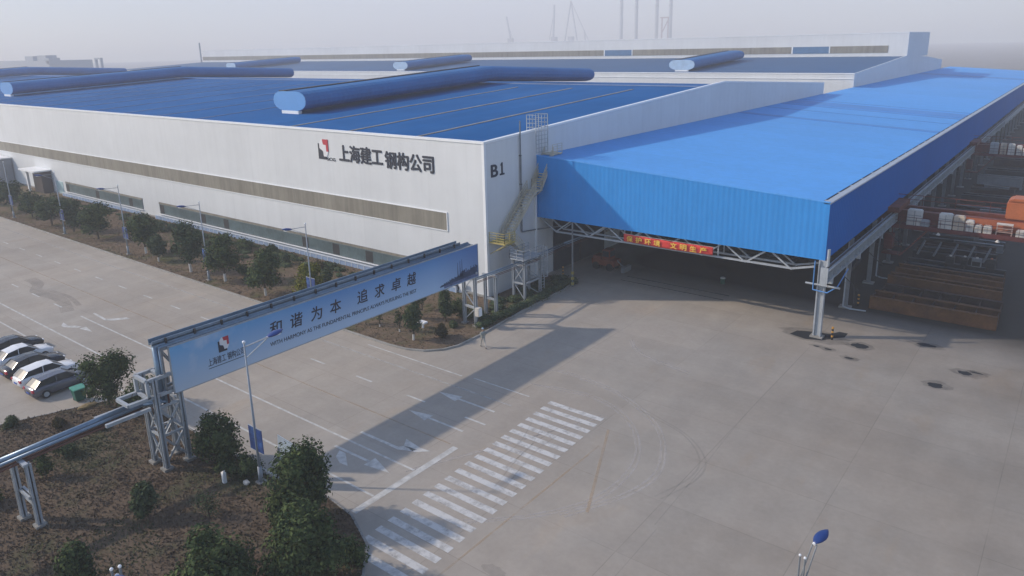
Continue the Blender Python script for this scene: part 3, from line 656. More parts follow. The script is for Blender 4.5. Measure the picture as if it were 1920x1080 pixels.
# bollards
bo = thing('hazard_bollard', 'black and yellow striped bollard standing right beside the front canopy column', 'bollard', (-14.95, 63.0, 0), 'striped bollards')
b = MB(); b.tube((-14.95, 63., 0), (-14.95, 63., 1.15), .09, n=12); q = b.build('post', M_black, bo)
b = MB()
for z in (.25, .65, 1.0): b.tube((-14.95, 63, z), (-14.95, 63, z+.16), .095, n=12)
b.build('yellow_band', mat('orange yellow band', (.6, .3, .05), .5), q)
reg(bo)
dup(bo, (-15.3, 73.1, 0), label='striped bollard beside the white downpipe of the second canopy column')
dup(bo, (-44.1, 64.9, 0), label='striped bollard in the dark canopy corner beside the factory wall')

# crane runway
cy_ = thing('crane_runway', 'long grey ribbed crane girder running along the outside of the blue canopy', 'crane rail', (-15.5, 61.2, 0))
b = MB(); b.box(-15.7, -15.64, 61.2, YC1, 5.55, 6.45); b.box(-15.85, -15.3, 61.2, YC1, 6.45, 6.53); b.box(-15.85, -15.3, 61.2, YC1, 5.47, 5.55); gd = b.build('girder', M_steel, cy_)
b = MB()
for k in range(99): y = 61.25+1.4*k; b.box(-15.64, -15.32, y, y+.05, 5.55, 6.45)
tag(b.build('stiffener', M_steel, gd), kind='stuff')
MB().box(-15.62, -15.52, 61.3, YC1, 6.53, 6.66).build('rail', M_dark, cy_)
for k in range(31):
    y = 62.95+9.05*k; b = MB(); b.box(-16., -15.3, y-.15, y+.15, 5.0, 5.47); b.build('bracket', M_steel, cy_)
b = MB(); b.box(-15.9, -15.3, 61.15, 61.2, 5.3, 6.8); b.build('end_stop', M_steel, cy_)
for k in range(3):
    y = 64+9.05*k; b = MB(); b.path([(-14.6, y+3, 6.4), (-14.4, y+3, 2.2)], .03); b.beam((-15.3, y+2, 5.0), (-14.2, y+3.5, 3.4), .06); b.build('festoon_cable', M_dark, cy_)

def crane(y, lab, cabs, extra):
    c = thing('overhead_crane', lab, 'crane', (-15.5, y, 6.6), 'red overhead cranes over the yard')
    b = MB(); b.box(-17.1, 24, y-.1, y+.55, 5.45, 6.75); b.box(-17.1, 24, y+2.6, y+3.2, 5.45, 6.75); b.build('girder', M_red, c)
    b = MB(); b.box(-17., 24, y-1.35, y-.12, 5.22, 5.4); b.box(-17., 24, y-1.4, y-1.35, 5.0, 5.42); wk = b.build('walkway', M_maroon, c)
    b = MB()
    for k in range(12):
        x = -16.8+3.2*k; b.beam((x, y+3.3, 6.75), (x, y+3.3, 7.85), .05)
    b.beam((-17, y+3.3, 7.85), (24, y+3.3, 7.85), .06); b.beam((-17, y+3.3, 7.35), (24, y+3.3, 7.35), .05); b.build('handrail', M_red, c)
    b = MB()
    for k in range(8): x = -15.6+2.3*k; b.beam((x, y-1.37, 5.4), (x, y-1.37, 6.3), .04)
    b.beam((-16.8, y-1.37, 6.3), (4, y-1.37, 6.3), .045); b.beam((-16.8, y-1.37, 5.9), (4, y-1.37, 5.9), .035); b.build('front_handrail', M_maroon, c)
    b = MB(); b.box(-16.1, -15., y-1.6, y+4.2, 6.68, 7.25); ec = b.build('end_carriage', M_red, c)
    b = MB()
    for yy in (y-1.1, y+3.7): b.tube((-15.75, yy, 6.86), (-15.4, yy, 6.86), .26, n=14)
    b.build('wheel', M_dark, ec)
    b = MB(); b.box(-16.2, -15.35, y-1.3, y-.3, 2.5, 4.2); b.box(-16.3, -14.4, y-1.4, y-.2, 1.95, 2.1); b.box(-15.6, -15.5, y-.9, y-.8, 4.2, 5.2); cb = b.build('operator_cab', M_maroon, c)
    b = MB()
    for z in (2.5, 3.0): b.beam((-14.42, y-1.38, 2.1), (-14.42, y-1.38, 3.1), .04); b.beam((-16.3, y-1.4, z+.5), (-14.4, y-1.4, z+.5), .035)
    b.build('cab_rail', M_red, cb)
    b = MB(); b.beam((-14.4, y-1.3, 2.05), (-12., y-1.3, 5.2), .12); b.beam((-14.4, y-.8, 2.05), (-12., y-.8, 5.2), .12)
    for k in range(10): t_ = k/10; b.box(-14.4+2.4*t_-.1, -14.4+2.4*t_+.12, y-1.3, y-.8, 2.1+3.15*t_, 2.13+3.15*t_)
    b.build('stair', M_red, c)
    if extra:
        b = MB(); b.box(-5.6, 1.5, y+.3, y+2.8, 6.8, 8.6); b.prism([(-5.6, y+.3, 8.6), (-5.2, y+.3, 8.95), (1.2, y+.3, 8.95), (1.5, y+.3, 8.6)], (0, 2.5, 0)); q = b.build('trolley_house', M_orange, c); bevel(q, .12)
        for x in (-11.1, -5.8, -1): b = MB(); b.tube((x, y-1.3, 5.2), (x, y-1.3, 4.95), .04); b.tube((x, y-1.3, 4.95), (x, y-1.3, 4.72), .07, .22, n=12); b.build('floodlight', M_cab, c)
        b = MB(); b.box(-9.6, -3, y-.14, y-.11, 5.6, 6.7); b.build('lit_orange_panel', mat('lit girder orange', (.36, .10, .04), .6, var=.2), c)  # brighter orange plate paints in the lit stretch of the girder
    return c
crane(88, 'nearer red overhead crane with an orange trolley and a row of white cabinets', 5, True)
crane(150, 'farther dark red overhead crane high at the right edge of the photo', 5, False)
def cabinet(x, wd, z1, y, lab, m_=M_cab, ribs=True):
    t = thing('electrical_cabinet', lab, 'cabinet', (x+wd/2, y-.75, 5.41), 'white cabinets on the red cranes')
    b = MB(); b.box(x, x+wd, y-1.15, y-.4, 5.41, z1); q = b.build('box', m_, t); bevel(q, .015, 1)
    b = MB(); n = max(2, int((z1-5.4)/.42))
    for k in range(1, n): z = 5.41+(z1-5.41)*k/n; b.box(x+.03, x+wd-.03, y-1.165, y-1.15, z-.03, z+.03)
    b.box(x+wd*.48, x+wd*.52, y-1.163, y-1.15, 5.45, z1-.05); b.build('door_seam', M_steeld, q)
    b = MB(); b.box(x+.1, x+wd-.1, y-1.05, y-.5, z1, z1+.09); b.build('lid', m_, t)
    return t
for a in ((-14.25, 1.4, 7.05, 88, 'tall pale cabinet with a stepped top, leftmost on the nearer crane'), (-12.95, .85, 6.0, 88, 'small low grey cabinet right of the tall leftmost one on the nearer crane', M_steel),
          (-11.25, 1.25, 6.95, 88, 'broad white cabinet, first of the close row on the nearer crane'), (-9.9, 1.0, 6.85, 88, 'rust stained white cabinet in the close row on the nearer crane', M_cabr),
          (-8.8, .75, 6.5, 88, 'slim white cabinet right of the rust stained one'), (-7.95, .62, 6.1, 88, 'knee high white cabinet right of the slim one'), (-7.2, .75, 6.1, 88, 'last low white cabinet before the steel frame on the nearer crane'),
          (-4.4, 1.6, 6.0, 88, 'low dark topped cabinet at the right frame edge on the nearer crane', M_cab),
          (-13.1, 1.2, 7.25, 150, 'grey tall cabinet, leftmost on the farther crane', M_steel), (-11.6, .85, 7.2, 150, 'pale stained cabinet, second from the left on the farther crane', M_cabr), (-10.5, .95, 7.15, 150, 'white cabinet, third from the left on the farther crane'), (-9.3, .75, 6.95, 150, 'white cabinet, fourth from the left on the farther crane'), (-8.4, .8, 6.6, 150, 'shorter white cabinet at the right frame edge on the farther crane')): cabinet(*a)
fr = thing('equipment_frame', 'open pale pink steel frame between the white cabinets on the nearer crane', 'frame', (-5.3, 87.2, 5.41))
b = MB()
for x in (-6.05, -4.75):
    for y in (86.9, 87.5): b.beam((x, y, 5.41), (x, y, 6.5), .08)
for z in (5.75, 6.1, 6.45): b.beam((-6.05, 86.9, z), (-4.75, 86.9, z), .07); b.beam((-6.05, 87.5, z), (-4.75, 87.5, z), .07)
b.build('frame', mat('pale pink steel', (.42, .3, .26), .6), fr)
b = MB(); b.box(-6.1, -4.7, 86.85, 87.55, 6.5, 6.56); b.build('top_sheet', M_cab, fr)

# ------------------------------------------------------------------ steel in the yard
def girder_pile(x0, x1, y0, y1, h, m_, lab, ribs=True, m2=M_rustd):
    t = thing('steel_girder', lab, 'steel girder', ((x0+x1)/2, y0, 0), 'steel girders stored in the yard')
    b = MB(); b.box(x0, x1, y0, y0+.06, .1, h-.05); b.box(x0, x1, y1-.06, y1, .1, h-.05); split(b.build('web', m_, t))
    b = MB(); b.box(x0, x1, y0-.12, y1+.12, h-.05, h) if not ribs else (b.box(x0, x1, y0-.14, y0+.3, h-.05, h), b.box(x0, x1, y1-.3, y1+.14, h-.05, h)); b.box(x0, x1, y0-.14, y1+.14, .04, .1); b.build('flange', m_, t)
    if ribs:
        b = MB(); n = int((x1-x0)/1.6)
        for k in range(n+1): x = x0+(x1-x0-.1)*k/n; b.box(x, x+.06, y0+.06, y1-.06, .1, h-.15)
        split(b.build('diaphragm', m2, t))
    return t
girder_pile(-14.3, -4.0, 73., 75.2, 1.25, M_rust, 'long rusty orange box girder lying nearest on the yard floor')
girder_pile(-14.2, -4.1, 76.2, 79.2, .85, M_rustd, 'wide dark rusty girder lying behind the nearest orange one')
girder_pile(-14.3, -4.4, 80.4, 81.8, 1.4, M_rust, 'rusty brown girder, third row from the front of the yard')
girder_pile(-14.2, -4.6, 83.4, 85.2, 1.5, M_rust, 'dull brown girder, fourth row in the yard under the nearer crane')
girder_pile(-14.0, -4.8, 86.8, 89, 1.3, M_dark, 'black girder, fifth row under the nearer crane')
for i, y in enumerate((92, 96, 101, 106, 112, 119, 127, 136, 146, 158, 172, 190)):
    girder_pile(-14.2+R.uniform(0, .6), -5.2-R.uniform(0, 1.2)-i*.25, y, y+R.uniform(1.6, 3.), R.uniform(1.0, 2.2), (M_dark, M_rustd, M_steeld)[i % 3], 'dark steel girder, row %s behind the nearer crane' % ('one two three four five six seven eight nine ten eleven twelve'.split()[i]))
for i, x in enumerate((-13.2, -11.6, -10, -8.4, -6.9)):
    t = thing('steel_strut', 'short grey strut propped in the yard beneath the nearer crane, number %s from the left' % ('one', 'two', 'three', 'four', 'five')[i], 'strut', (x, 91, 0), 'struts in the yard')
    b = MB(); b.beam((x-.15, 90.4, 1.4), (x+.3, 91.6, 2.8), .16); b.build('bar', M_steeld, t)
for i, (x, y, sx, sz, m_) in enumerate(((-9.9, 90.0, .8, .8, M_dark), (-8.6, 90.1, .6, .9, M_dark), (-7.5, 90.2, .9, .9, M_steeld), (-6.2, 90.2, .8, 1.0, M_dark))):
    t = thing('welding_machine', 'small %s machine box on the yard girders, number %s from the left' % ('grey', ('one', 'two', 'three', 'four')[i]), 'machine', (x, y, 1.3), 'machine boxes on the yard girders')
    b = MB(); b.box(x-sx/2, x+sx/2, y-1.6, y-1.0, 1.3, 1.3+sz); q = b.build('body', m_, t); bevel(q, .05)
    b = MB(); b.box(x-sx*.4, x+sx*.4, y-1.63, y-1.59, 1.4, 1.6+sz*.3); b.build('grille', M_black, q)
    b = MB(); b.tube((x, y-1.3, 1.3+sz), (x, y-1.3, 1.42+sz), .12); b.build('cap', M_orange if i == 3 else M_cab, q)
for i in range(16):
    x = R.uniform(-13, -6); y = R.uniform(92, 135); L_ = R.uniform(2, 5); a = R.uniform(-.5, .5); z = R.uniform(1.6, 2.3)
    t = thing('steel_section', 'loose dark steel section lying on the girder rows behind the nearer crane', 'steel section', (x, y, z), 'loose steel sections on the girder rows')
    b = MB(); p = Vector((x-L_/2*math.cos(a), y-L_/2*math.sin(a), z)); q = Vector((x+L_/2*math.cos(a), y+L_/2*math.sin(a), z))
    b.beam(p, q, .06, .3); b.beam(p+Vector((0, 0, .16)), q+Vector((0, 0, .16)), .28, .03); b.beam(p-Vector((0, 0, .16)), q-Vector((0, 0, .16)), .28, .03); b.build('section', (M_dark, M_steeld, M_rustd, M_rust)[i % 4], t)
# under the canopy: dark stacks, filled out to deepen the shade
for i, (x, y, lx, ly, h) in enumerate(((-36, 84, 8, 3, 2.2), (-27, 82, 6, 2.5, 1.6), (-21, 86, 5, 4, 2.8), (-40, 92, 7, 4, 3), (-30, 96, 9, 4, 2.6), (-21, 100, 7, 4, 3), (-38, 108, 8, 5, 3), (-26, 112, 9, 5, 3.2), (-32, 130, 14, 6, 3.4), (-25, 160, 14, 8, 3.5))):
    t = thing('steel_rack', 'dark stack of steel sections in the gloom under the canopy, stack %s from the entrance' % 'one two three four five six seven eight nine ten'.split()[i], 'steel stack', (x, y, 0), 'dark steel stacks under the canopy')
    b = MB(); n = 4
    for k in range(n):
        z = h*k/n; b.box(x-lx/2+R.uniform(-.3, .3), x+lx/2+R.uniform(-.3, .3), y-ly/2, y+ly/2, z+.12, z+h/n)
    b.build('sections', M_dark, t)
    b = MB()
    for k in range(3): b.box(x-lx*.35+lx*.35*k-.1, x-lx*.35+lx*.35*k+.1, y-ly/2-.1, y+ly/2+.1, 0, .12)
    b.build('timber_bearer', M_rustd, t)
# orange loader and its parts
M_orange2 = mat('shade darkened orange', (.20, .05, .02), .7, var=.2)  # loader orange darkened to paint in the canopy shade
ld = thing('loader', 'small orange yard loader parked in the dark canopy mouth by the factory wall', 'loader', (-41.5, 70, 0))
b = MB(); b.box(-43.2, -40.2, 69.4, 71, .55, 1.25); b.box(-43.1, -42, 69.5, 70.9, 1.25, 1.55); q = b.build('chassis', M_orange2, ld); bevel(q, .06)
b = MB(); b.box(-41.9, -40.9, 69.55, 70.85, 1.25, 2.4); q = b.build('cab', M_orange2, ld); bevel(q, .08)
b = MB(); b.box(-41.8, -41.0, 69.52, 69.56, 1.6, 2.25); b.box(-40.91, -40.87, 69.7, 70.7, 1.6, 2.25); b.build('window', M_darkglass, q)
for x in (-42.6, -40.8):
    for y in (69.35, 70.75):
        b = MB(); b.tube((x, y, .45), (x, y+.3, .45), .45, n=16); b.build('wheel', M_black, ld)
b = MB(); b.beam((-40.3, 70.2, 1.2), (-39.2, 70.2, .4), .14); b.box(-39.3, -38.9, 69.4, 71, .1, .7); b.build('bucket', M_steeld, ld)
gb = thing('litter_bin', 'small pale topped green bin standing alone under the canopy', 'bin', (-28.6, 72.3, 0))
b = MB(); b.tube((-28.6, 72.3, 0), (-28.6, 72.3, .6), .22, .27, n=12); b.build('body', M_green, gb)
b = MB(); b.tube((-28.6, 72.3, .6), (-28.6, 72.3, .72), .28, .24, n=12); b.build('lid', M_cab, gb)
# red cloth banner
bn = thing('cloth_banner', 'long red cloth banner with yellow characters hung on the canopy truss', 'banner', (-30.6, 62.85, 6.2))
bm_ = MB(); n = 60; vs = []; 
for i in range(n+1):
    x = -35.35+9.4*i/n; wv = .05*math.sin(i*.55)+.03*math.sin(i*1.3)
    for j in range(5): vs.append((x, 62.86+wv*(j/4)*(1 if j else 0), 5.82+.78*j/4-.06*math.sin(math.pi*i/n)))
bm_._add(vs, [(i*5+j, (i+1)*5+j, (i+1)*5+j+1, i*5+j+1) for i in range(n) for j in range(4)]); cl = bm_.build('cloth', M_banner, bn, smooth=True, fixn=False)
sm = cl.modifiers.new('s', 'SOLIDIFY'); sm.thickness = .01
for i, ch in enumerate('保护环境文明生产'):
    x = -34.95+1.0*i+(.75 if i > 3 else 0)
    text('character', ch, .62, (x, 62.74, 5.9), (1, 0, 0), (0, 0, 1), M_gold, bn, .012, width=.66, heavy=.012)
b = MB(); b.tube((-35.5, 62.9, 6.6), (-25.8, 62.9, 6.6), .015, n=5); b.build('cord', M_cab, bn)
# ------------------------------------------------------------------ pipe bridge over the road with its banner board
pb = thing('pipe_bridge', 'steel pipe bridge on lattice towers crossing the road behind the blue banner board', 'pipe bridge', (-43, 33, 0))
def hpost(mb, x, y, z0, z1, s=.3):
    mb.box(x-s/2, x-s/2+.05, y-s/2, y+s/2, z0, z1); mb.box(x+s/2-.05, x+s/2, y-s/2, y+s/2, z0, z1); mb.box(x-s/2, x+s/2, y-.03, y+.03, z0, z1)
# left tower
for (x, y, zt) in ((-42.05, 19.75, 5.6), (-42.05, 18.3, 6.2), (-43.5, 18.3, 6.2), (-43.5, 19.75, 5.6)):
    b = MB(); hpost(b, x, y, 0, zt); q = b.build('tower_leg', M_steel, pb)
    b = MB(); b.box(x-.3, x+.3, y-.3, y+.3, 0, .3); b.build('footing', M_conc, q)
b = MB()
for z0 in (.5, 2.4):
    for (p, q) in (((-42.05, 18.3), (-42.05, 19.75)), ((-43.5, 18.3), (-43.5, 19.75)), ((-43.5, 18.3), (-42.05, 18.3)), ((-43.5, 19.75), (-42.05, 19.75))):
        b.beam((*p, z0), (*q, z0+1.9), .11); b.beam((*q, z0), (*p, z0+1.9), .11); b.beam((*p, z0+1.9), (*q, z0+1.9), .14)
b.build('tower_bracing', M_steel, pb)
b = MB()
for x in (-43.5, -42.05): b.beam((x, 16.7, 5.1), (x, 19.9, 5.1), .2); b.beam((x, 17.9, 5.1), (x, 17.9, 6.2), .2); b.beam((x, 17.9, 6.2), (x, 19.4, 6.2), .2); b.beam((x, 15.3, 4.45), (x, 17.9, 4.45), .2)
for y in (16.7, 17.9): b.beam((-43.5, y, 5.1), (-42.05, y, 5.1), .18)
for y in (17.9, 18.9): b.beam((-43.5, y, 6.2), (-42.05, y, 6.2), .2)
b.build('outrigger_frame', M_steel, pb)
# truss and cable tray
b = MB()
for x in (-42.0, -42.55):
    for z in (5.3, 7.9): b.beam((x, 19., z), (x, 47.5, z), .16)
    for k in range(19):
        y = 19+1.5*k; b.beam((x, y, 5.3), (x, y, 7.9), .09); b.beam((x, y, 5.3 if k % 2 else 7.9), (x, y+1.5, 7.9 if k % 2 else 5.3), .08)
for k in range(20): y = 19+1.5*k; b.beam((-42.0, y, 7.9), (-42.55, y, 7.9), .08); b.beam((-42.0, y, 5.3), (-42.55, y, 5.3), .08)
b.build('truss', M_steeld, pb)
b = MB(); b.box(-42.75, -42.3, 18.7, 46.2, 8.18, 8.24); b.box(-42.36, -42.3, 18.7, 46.2, 8.1, 8.42); b.box(-42.81, -42.75, 18.7, 46.2, 8.1, 8.48); b.build('cable_tray', M_pipe, pb)
b = MB()
for k in range(15): y = 19.5+1.85*k; b.box(-42.3, -42.2, y-.06, y+.06, 8.1, 8.44)
tag(b.build('tray_clip', M_dark, pb), kind='stuff')
for x, r, m_, zl, zt in ((-43.2, .17, M_pipe, 4.55, 8.02), (-42.86, .10, M_pipe, 4.48, 7.98), (-43.42, .05, M_pipe, 4.35, 8.06), (-43.1, .07, M_brown, 4.18, 7.86), (-42.75, .06, M_brown, 4.2, 7.84)):
    b = MB(); y0 = 18.75+(x+43.5)*.4; xx = -42.08-(-42.75-x)*.75
    b.path([(x, -12, zl-.55), (x, 10, zl-.3), (x, y0-1.2, zl), (xx, y0, zl), (xx, y0, zt), (xx, 47.3, zt)], r, 9); b.path([(xx, 47.3, zt), (xx-.1, 47.9, zl-.05), (x+.45, 57., zl-.25), (x+.5, 63, zl-.05), (x+.7, 75, zl)], r*.42, 8); b.build('pipe', m_, pb, smooth=True)
# right side frames
for lab, pts, zt, zb in ((0, ((-43.5, 47.75), (-42., 47.6)), 5.3, ((1.9, 2.1),)), (1, ((-43.5, 50.8), (-42.3, 50.9)), 4.05, ((1.7, 1.9),))):
    for (x, y) in pts:
        b = MB(); hpost(b, x, y, 0, zt, .26); q = b.build('frame_leg', M_steel, pb); b = MB(); b.box(x-.26, x+.26, y-.26, y+.26, .05, .22); b.build('footing', M_conc, q)
    b = MB(); (xa, ya), (xb, yb) = pts
    b.beam((xa, ya, zb[0][0]), (xb, yb, zb[0][0]), .18); b.beam((xa-.3, ya, zt), (xb+.3, yb, zt), .2)
    if lab == 0: b.beam((xa, ya, .5), (xb, yb, 1.9), .07); b.beam((xa, ya, 3.4), (xb, yb, 5.1), .08); b.beam((xa, ya, 3.4), (xb, yb, 2.), .08); b.beam((xa, ya, 3.4), (xb, yb, 3.4), .05)
    split(b.build('frame_beam', M_steel, pb))
for (x, y) in ((-43.8, 11.), (-42.3, 11.25)):
    b = MB(); hpost(b, x, y, 0, 4.0, .3); q = b.build('frame_leg', M_steel, pb); b = MB(); b.box(x-.28, x+.28, y-.28, y+.28, 0, .3); b.build('footing', M_conc, q)
b = MB(); b.box(-43.8, -42.3, 10.98, 11.3, 1.9, 2.05); b.box(-43.8, -42.3, 11.1, 11.16, 1.5, 2.05); b.box(-44, -42.1, 11., 11.25, 3.9, 4.05); split(b.build('frame_beam', M_steel, pb))
bx = thing('junction_box', 'white electrical box fixed to the road side leg of the right pipe frame', 'electrical box', (-41.7, 47.5, 1.3))
b = MB(); b.box(-41.85, -41.35, 47.25, 47.75, 1.25, 2.05); q = b.build('box', M_cab, bx); bevel(q, .03)
b = MB(); b.box(-41.345, -41.33, 47.3, 47.7, 1.3, 2.); b.build('door', M_cop, q)
bb = thing('banner_board', 'long printed blue banner board with dark characters and an English line over the road', 'banner', (-41.8, 33.6, 4.9))
XB = -41.8
MB().box(XB-.06, XB, 19.4, 47.9, 4.95, 7.92).build('panel', M_board, bb)
b = MB(); b.box(XB-.1, XB+.02, 19.34, 19.4, 4.9, 7.96); b.box(XB-.1, XB+.02, 47.9, 47.95, 4.9, 7.96); b.box(XB-.1, XB+.02, 19.34, 47.95, 7.92, 7.98); b.box(XB-.1, XB+.02, 19.34, 47.95, 4.89, 4.95); b.build('frame', M_steel, bb)
for ch, y, z in (('和', 26.25, 6.3), ('谐', 27.95, 6.36), ('为', 29.65, 6.34), ('本', 31.35, 6.34), ('追', 33.9, 6.38), ('求', 35.65, 6.34), ('卓', 37.4, 6.36), ('越', 39.1, 6.38)):
    text('character', ch, 1.1, (XB+.012, y, z), (0, 1, 0), (0, 0, 1), M_ink, bb, .006, width=1.02, heavy=.012, shear=.12)
text('english_line', 'WITH HARMONY AS THE FUNDAMENTAL PRINCIPLE ALWAYS PURSUING THE BEST', .42, (XB+.012, 26.2, 5.62), (0, 1, 0), (0, 0, 1), M_ink, bb, .006, width=13.9)
logo(bb, (XB+.012, 22.5, 6.5), (0, 1, 0), (0, 0, 1), .95, .01)
text('small_company_name', '上海建工 钢构公司', .55, (XB+.012, 21.7, 5.82), (0, 1, 0), (0, 0, 1), M_ink, bb, .006, width=2.55)
b = MB(); b.box(XB+.004, XB+.012, 21.7, 24.25, 5.66, 5.70); b.build('underline', M_ink, bb)
b = MB(); rr = random.Random(4)
y = 42.9
while y < 47.75:
    wd = rr.uniform(.05, .14); t_ = (y-42.9)/4.9; h = (.08+.45*min(1, t_*1.5))*rr.uniform(.45, 1.2); base = 5.25+.35*t_
    b.box(XB+.003, XB+.010, y, min(y+wd, 47.85), base-.25*t_-.05, base+h); y += wd*.75
for y, h in ((45.5, 1.1), (45.75, 1.25), (45.2, .95)): b.prism([(XB+.003, y-.06, 5.5), (XB+.003, y+.06, 5.5), (XB+.003, y+.01, 6.2+h*.7), (XB+.003, y-.01, 6.2+h*.7)], (.007, 0, 0))
b.build('skyline_print', M_sil, bb)
b = MB(); b.box(XB+.003, XB+.009, 43.4, 47.88, 5.0, 5.42); b.build('waterfront_print', mat('printed dusk blue', (.10, .14, .26), .5, var=.3, vs=2), bb)
# round sign on the factory
rs = thing('emblem_plate', 'white square plate with a black swirl low on the factory front by the corner', 'sign', (-50, 54.1, 0))
b = MB(); b.box(-51.3, -49.2, 53.95, 54.1, 0, 1.25); b.build('plate', M_cop, rs)
b = MB(); b.tube((-50.2, 53.94, .62), (-50.2, 53.9, .62), .42, n=20); b.tube((-50.0, 53.9, .72), (-50.0, 53.88, .72), .2, n=14); q = b.build('swirl', M_ink, rs)
b = MB(); b.tube((-50.1, 53.89, .5), (-50.1, 53.87, .5), .2, n=14); b.build('swirl_light', M_cop, q)

# ------------------------------------------------------------------ service tower and outside stair
tw = thing('service_tower', 'grey steel service platform with caged ladder beside the factory side wall', 'platform', (-43.2, 56.8, 0))
TX0, TX1, TY0, TY1, TZ = -43.9, -42.5, 55.7, 58.3, 4.35
for x in (TX0, TX1):
    for y in (TY0, TY1):
        b = MB(); hpost(b, x, y, 0, TZ, .22); b.build('leg', M_steel, tw)
MB().box(TX0-.2, TX1+.2, TY0-.3, TY1+.3, TZ, TZ+.08).build('deck', M_steel, tw)
b = MB()
for z in (1.9, 3.8): b.beam((TX1, TY0, z), (TX0, TY0, z), .16); b.beam((TX1, TY0, z), (TX1, TY1, z), .16); b.beam((TX0, TY1, z), (TX1, TY1, z), .16)
b.beam((TX1, TY0, .2), (TX0, TY0, 1.9), .07); b.beam((TX0, TY0, 1.9), (TX1, TY0, 3.8), .07); b.beam((TX1, TY0, 1.9), (TX0, TY0, 3.8), .07); b.beam((TX1, TY0, 1.9), (TX1, TY1, .2), .07); b.beam((TX1, TY0, 3.8), (TX1, TY1, 1.9), .07)
b.build('bracing', M_steel, tw)
def railing(mb, pts, h=1.05, n=3, post=1.0, th=.045):
    for p, q in zip(pts, pts[1:]):
        p = Vector(p); q = Vector(q); L_ = (q-p).length; k = max(1, round(L_/post))
        for i in range(k+1): a = p.lerp(q, i/k); mb.beam(a, a+Vector((0, 0, h)), th)
        for j in range(n): z = h*(j+1)/n; mb.beam(p+Vector((0, 0, z)), q+Vector((0, 0, z)), th)
b = MB(); railing(b, [(TX0-.2, TY0-.3, TZ), (TX1+.2, TY0-.3, TZ), (TX1+.2, TY1+.3, TZ)]); railing(b, [(TX0-.2, TY1+.3, TZ), (TX0-.2, TY0-.3, TZ)]); b.build('railing', M_steel, tw)
b = MB(); lx, ly = TX1+.3, TY1+.1
for dy in (-.25, .25): b.beam((lx, ly+dy, 0), (lx, ly+dy, 5.4), .06)
for k in range(17): b.beam((lx, ly-.25, .3+.3*k), (lx, ly+.25, .3+.3*k), .035)
q = b.build('ladder', M_steel, tw)
b = MB()
for k in range(6):
    z = 2.2+.6*k; pts = [(lx+.62*math.sin(math.pi*i/6), ly-.35*math.cos(math.pi*i/6), z) for i in range(7)]
    for a, c in zip(pts, pts[1:]): b.beam(a, c, .035)
for i in range(1, 6): b.beam((lx+.62*math.sin(math.pi*i/6), ly-.35*math.cos(math.pi*i/6), 2.2), (lx+.62*math.sin(math.pi*i/6), ly-.35*math.cos(math.pi*i/6), 5.3), .03)
b.build('ladder_cage', M_steel, q)

sr = thing('outside_stair', 'steep weathered steel stair zigzagging up the factory side wall to the roof', 'stair', (-45.6, 60, 0))
def flight(p, q, x0, x1, nm='flight'):
    b = MB(); (y0, z0), (y1, z1) = p, q
    for x in (x0, x1): b.beam((x, y0, z0), (x, y1, z1), .08, .30)
    n = int(abs(z1-z0)/.24)
    for k in range(1, n): t_ = k/n; y = y0+(y1-y0)*t_; z = z0+(z1-z0)*t_; b.box(x0, x1, y-.13, y+.13, z-.03, z+.03)
    f = b.build(nm, M_stair, sr)
    b = MB()
    for x in (x0, x1):
        for k in range(0, 7): t_ = k/6; b.beam((x, y0+(y1-y0)*t_, z0+(z1-z0)*t_), (x, y0+(y1-y0)*t_, z0+(z1-z0)*t_+1.0), .035)
        for h in (.35, .68, 1.0): b.beam((x, y0, z0+h), (x, y1, z1+h), .055)
    b.build('handrail', M_stair, f)
flight((56.3, 6.0), (61.0, 10.3), -45.95, -44.8); flight((61.9, 10.3), (64.2, 13.5), -45.95, -44.8)
flight((58.0, 4.4), (56.3, 6.0), -45.0, -44.2)
def landing(y0, y1, x0, x1, z, m_, sides):
    b = MB(); b.box(x0, x1, y0, y1, z-.12, z); f = b.build('landing', m_, sr)
    b = MB(); railing(b, sides, 1.0, 4); b.build('landing_railing', m_, f)
    b = MB(); b.beam((x1, y0+.2, z-.1), (XE+.03, y0+.2, z-1.3), .07); b.beam((x1, y1-.2, z-.1), (XE+.03, y1-.2, z-1.3), .07); split(b.build('bracket', m_, f))
landing(54.7, 56.4, XE+.05, -44.1, 6.0, M_yellow, [(XE+.1, 54.72, 6.), (-44.15, 54.72, 6.), (-44.15, 56.4, 6.)])
landing(60.9, 62.0, XE+.05, -44.7, 10.3, M_stair, [(-44.75, 60.9, 10.3), (-44.75, 62.0, 10.3), (XE+.1, 62.0, 10.3)])
landing(64.1, 65.9, XE+.05, -44.8, 13.75, M_stair, [(-44.85, 64.1, 13.75), (-44.85, 65.9, 13.75)])
b = MB()
for y in (62.2, 64.3):
    for x in (XE-.6, XE+.6): b.beam((x, y, 14 if x > XE else 16), (x, y, 18.0), .07)
for y in (62.7, 63.2, 63.8):
    b.beam((XE+.6, y, 14), (XE+.6, y, 18.0), .045); b.beam((XE-.6, y, 16.2), (XE-.6, y, 18.), .045)
for k in range(10):
    z = 14.1+.43*k; b.beam((XE+.6, 62.2, z), (XE+.6, 64.3, z), .045)
    if z > 16.3:
        b.beam((XE-.6, 62.2, z), (XE-.6, 64.3, z), .045); b.beam((XE-.6, 62.2, z), (XE+.6, 62.2, z), .045); b.beam((XE-.6, 64.3, z), (XE+.6, 64.3, z), .045)
b.build('roof_ladder_cage', M_steel, sr)
dp = thing('downpipe', 'thin grey pipe running up the factory side wall and past the roof edge', 'pipe', (-46, 60.1, 0))
b = MB(); b.path([(-46.05, 60.05, 17.6), (-46.05, 60.05, 5.9), (-46.05, 63, 5.6), (-44.5, 66, 5.6)], .07); b.tube((-46.05, 60.05, 6), (-46.05, 60.05, 14), .1, n=8); b.build('pipe', M_brown if False else M_steeld, dp)
b = MB()
